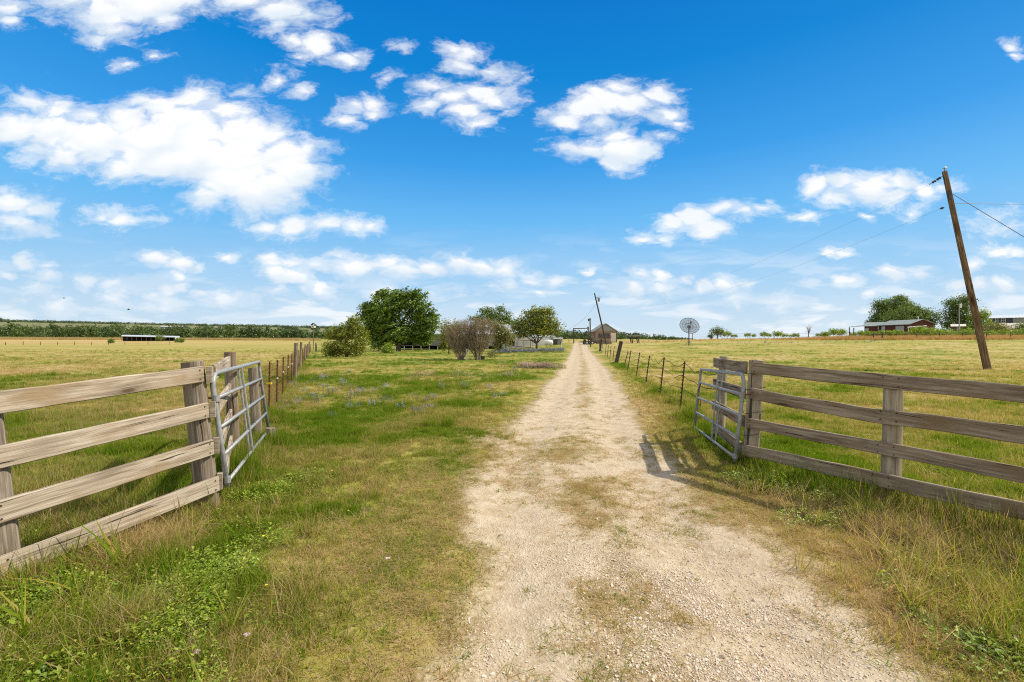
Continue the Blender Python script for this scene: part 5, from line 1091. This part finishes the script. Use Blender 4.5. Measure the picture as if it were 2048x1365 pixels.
# dead tree
c = at(1617, 108); dt_ = thing('dead_tree', 'leafless dead tree standing on the crest line between dish and red house', 'dead tree', tuple(c)); mb = MB(); rr = random.Random(4); limb(mb, (0, 0, -.2), (0, 0, 1.5), .1, .08, rr, 3, .03, 6)
for i in range(9): a = rr.uniform(-1, 1); e = Vector((a * .75, rr.uniform(-.6, .6), rr.uniform(1.9, 3.2) - abs(a) * .4)); p = limb(mb, (0, 0, rr.uniform(.8, 1.5)), e, .05, .015, rr, 4, .08, 4); [limb(mb, p[rr.choice((2, 3))], e + Vector((rr.gauss(0, .35), 0, rr.uniform(-.1, .5))), .022, .01, rr, 3, .06, 4) for _ in range(3)]
mb.build('trunk', M['bark'], dt_)
# saplings along boundary: one built, then copied
c = at(1454, 106)
sap = tree('sapling', 'spreading light green sapling on the boundary fence line, one of a loose row', 'sapling', c, [(0, 0, 1.3, .95, .8, .5), (-.55, 0, 1.0, .5, .5, .3), (.55, 0, 1.1, .5, .5, .35)], 700, .12, 'leaf_bright', .04, .5, 8, .16, None, 41, group='saplings along the far right boundary', bark='twig')
c0 = sap.children
rr = random.Random(9)
for px, s_ in ((1469, .75), (1495, .8), (1508, .65), (1528, 1.0), (1537, .7), (1556, 1.25), (1570, .7), (1582, .55), (1592, .8), (1640, .9), (1652, 1.1), (1668, 1.3), (1683, 1.4), (1708, .9), (1655, .9), (1722, 1.0), (1734, 1.25), (1748, 1.1), (1764, 1.2), (1780, 1.3), (1797, 1.2), (1838, 1.7), (1856, 1.6), (1876, 1.4), (1893, 1.1)):
    dup(sap, at(px, rr.uniform(101, 113)), rr.random() * 6.28, (s_, s_, s_ * rr.uniform(.8, 1.1)))
c = at(1845, 118)
tree('hedge_bush', 'bright green bush mass before the red house gable, under the canopy', 'bush', c, [(-2, 0, 1.2, 2.2, 1.4, 1.2), (1.4, 0, 1.1, 2, 1.4, 1.1)], 3600, .16, 'leaf_bright', .08, .4, 8, .25, None, 43)
c = at(1872, 122)
tree('hedge_bush', 'dark green bush between the canopy and the small hut', 'bush', c, [(-1, 0, 1.4, 2, 1.4, 1.4), (1.8, 0, 1.2, 2, 1.4, 1.1)], 3200, .16, 'leaf_dark', .08, .4, 8, .25, None, 44)
c = at(1925, 116)
tree('hedge_bush', 'bright green sprawling bush behind the dry grass, left of the near utility pole', 'bush', c, [(-2.6, 0, .9, 2.2, 1.4, 1), (.6, 0, 1.1, 2.2, 1.4, 1.2), (3, 0, .9, 1.8, 1.4, .9)], 4200, .16, 'leaf_bright', .08, .4, 8, .25, None, 45)
c = at(2005, 114)
tree('hedge_bush', 'long bright green bush right of the near utility pole, under the slate blue house', 'bush', c, [(-3.5, 0, .8, 2.6, 1.4, .9), (0, 0, .9, 2.6, 1.4, .9), (3.6, 0, 1, 2.6, 1.4, 1)], 5000, .16, 'leaf_bright', .08, .4, 8, .25, None, 46)
# shrubs left field
for px, d_, s_, lab, mt in ((222, 225, 1.0, 'solitary dark green bush in the far left pasture', 'leaf_dark'), (322, 270, 2.2, 'small green tree standing in front of the long open barn', 'leaf_mid'), (355, 262, 1.2, 'first small dark bush right of the open barn end', 'leaf_dark'), (363, 258, 1.1, 'second small dark bush right of the open barn end', 'leaf_dark')):
    c = at(px, d_); tree('field_bush', lab, 'bush', c, [(0, 0, 1.2 * s_, 1.4 * s_, 1.2 * s_, 1.0 * s_)], 500, .3, mt, .12, .4, 8, .3, None, px, shell=.4)

# ------------------------------------------------------------------ woods (far masses)
def wood_mass(name, label, spots, size, q, mat, seed):
    r = np.random.default_rng(seed); Vs = []; Ts = []
    for i, (x_, y_, h_, w_) in enumerate(spots):
        z_ = g1(x_, y_); lo = [(x_, y_, z_ + h_ * .55, w_, w_, h_ * .48), (x_ + r.uniform(-.5, .5) * w_, y_, z_ + h_ * .72, w_ * .6, w_ * .6, h_ * .32), (x_ + r.uniform(-.7, .7) * w_, y_ - w_ * .3, z_ + h_ * .3, w_ * .8, w_ * .7, h_ * .32)]
        V, T = leaves(lo, q, size, 6, size * .8, None, seed + i, .4); Vs.append(V); Ts.append(np.clip(T * .6 + r.uniform(-.25, .55), 0, 1))
    V = np.concatenate(Vs); me = fastmesh(name, V, np.arange(len(V)).reshape(-1, 4), 4, M[mat], {'tone': np.concatenate(Ts)}); o = bpy.data.objects.new(name, me); C.objects.link(o); return tag(o, label, 'woodland', kind='stuff')
r = np.random.default_rng(77); sp1 = []
for i in range(330):
    px = r.uniform(-330, 790); d_ = r.uniform(368, 500); hv = .62 + .75 * float(fbm(px / 38., d_ / 60., 81, 3)); sp1.append(((px - 1024) / F * d_, d_, r.uniform(7, 12.5) * hv * (1 - .2 * smooth(px, 300, 700)), r.uniform(4, 9)))
wood_mass('woodland', 'dense green wood stretching across the left middle distance behind the barn', sp1, .78, 400, 'leaf_wood', 300)
sp1 = []
for i in range(230):
    px = r.uniform(760, 1395); d_ = r.uniform(330, 420); sp1.append(((px - 1024) / F * d_, d_, r.uniform(3.6, 5.2) * (1 - .5 * smooth(px, 1200, 1300)), r.uniform(3.5, 6)))
wood_mass('woodland', 'low green scrub wood behind the end of the track and the shed', sp1, .6, 220, 'leaf_wood', 900)
sp1 = []
for i in range(120):
    px = r.uniform(560, 1330); d_ = r.uniform(1500, 1900); sp1.append(((px - 1024) / F * d_, d_, r.uniform(12, 20), r.uniform(16, 30)))
for i in range(420):
    px = r.uniform(-330, 800); d_ = r.uniform(2500, 3000); q_ = float(fbm(px / 60., 0, 5, 2))
    sp1.append(((px - 1024) / F * d_, d_, r.uniform(8, 14) + 22 * max(0, q_ - .5), r.uniform(18, 40)))
for px in (420, 436, 452, 462, 520, 534, 412, 500, 560, 655, 672, 690, 712): sp1.append(((px - 1024) / F * 1500, 1500, r.uniform(14, 26), r.uniform(8, 16)))
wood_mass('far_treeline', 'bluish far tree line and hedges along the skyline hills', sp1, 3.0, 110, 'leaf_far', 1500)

# birds far off
for px, py, d_, lab in ((257, 620, 60, 'small dark bird flying above the barn, the larger of two in the sky'), (128, 597, 90, 'tiny dark bird high in the sky at the far left')):
    b_ = thing('bird', lab, 'bird', tuple(P(px, py, d_)), R(30)); V = [(-.22, 0, 0), (-.05, .03, .02), (.12, .05, 0), (.2, 0, .0), (.12, -.05, 0), (-.05, -.03, .02)]
    MB().tube([(-.2, 0, 0), (-.08, 0, .01), (.06, 0, .01), (.17, 0, .02), (.22, 0, .02)], [.012, .035, .045, .028, .006], 8).build('body', M['cable'], b_)
    for s_ in (-1, 1): MB().add([(-.03, s_ * .02, .02), (.08, s_ * .02, .02), (.06, s_ * .2, .12), (-.03, s_ * .38, .16), (-.03, s_ * .02, .03), (.08, s_ * .02, .03), (.06, s_ * .2, .13), (-.03, s_ * .38, .165)], [(0, 1, 2, 3), (7, 6, 5, 4), (0, 4, 5, 1), (1, 5, 6, 2), (2, 6, 7, 3), (3, 7, 4, 0)]).build('wing', M['cable'], b_)

# ------------------------------------------------------------------ haze
HAZE = 0
if HAZE:
    m, t, o = newmat('haze_air'); pv = t.nodes.new('ShaderNodeVolumePrincipled'); pv.inputs['Color'].default_value = (.82, .9, 1, 1); pv.inputs['Density'].default_value = HAZE; pv.inputs['Anisotropy'].default_value = .2
    lk(t, pv.outputs[0], o.inputs['Volume'])
    zmin = float(ZZ.min()) - 1; zmax = float(ZZ.max()) + 40; w_ = 14000
    o = MB().box((0, 4500, (zmin + zmax) / 2), (w_ * 1.2, 9400, zmax - zmin)).build('haze', m); tag(o, 'faint blue haze over the far hills', 'haze', kind='stuff')
print('objects', len(bpy.data.objects))
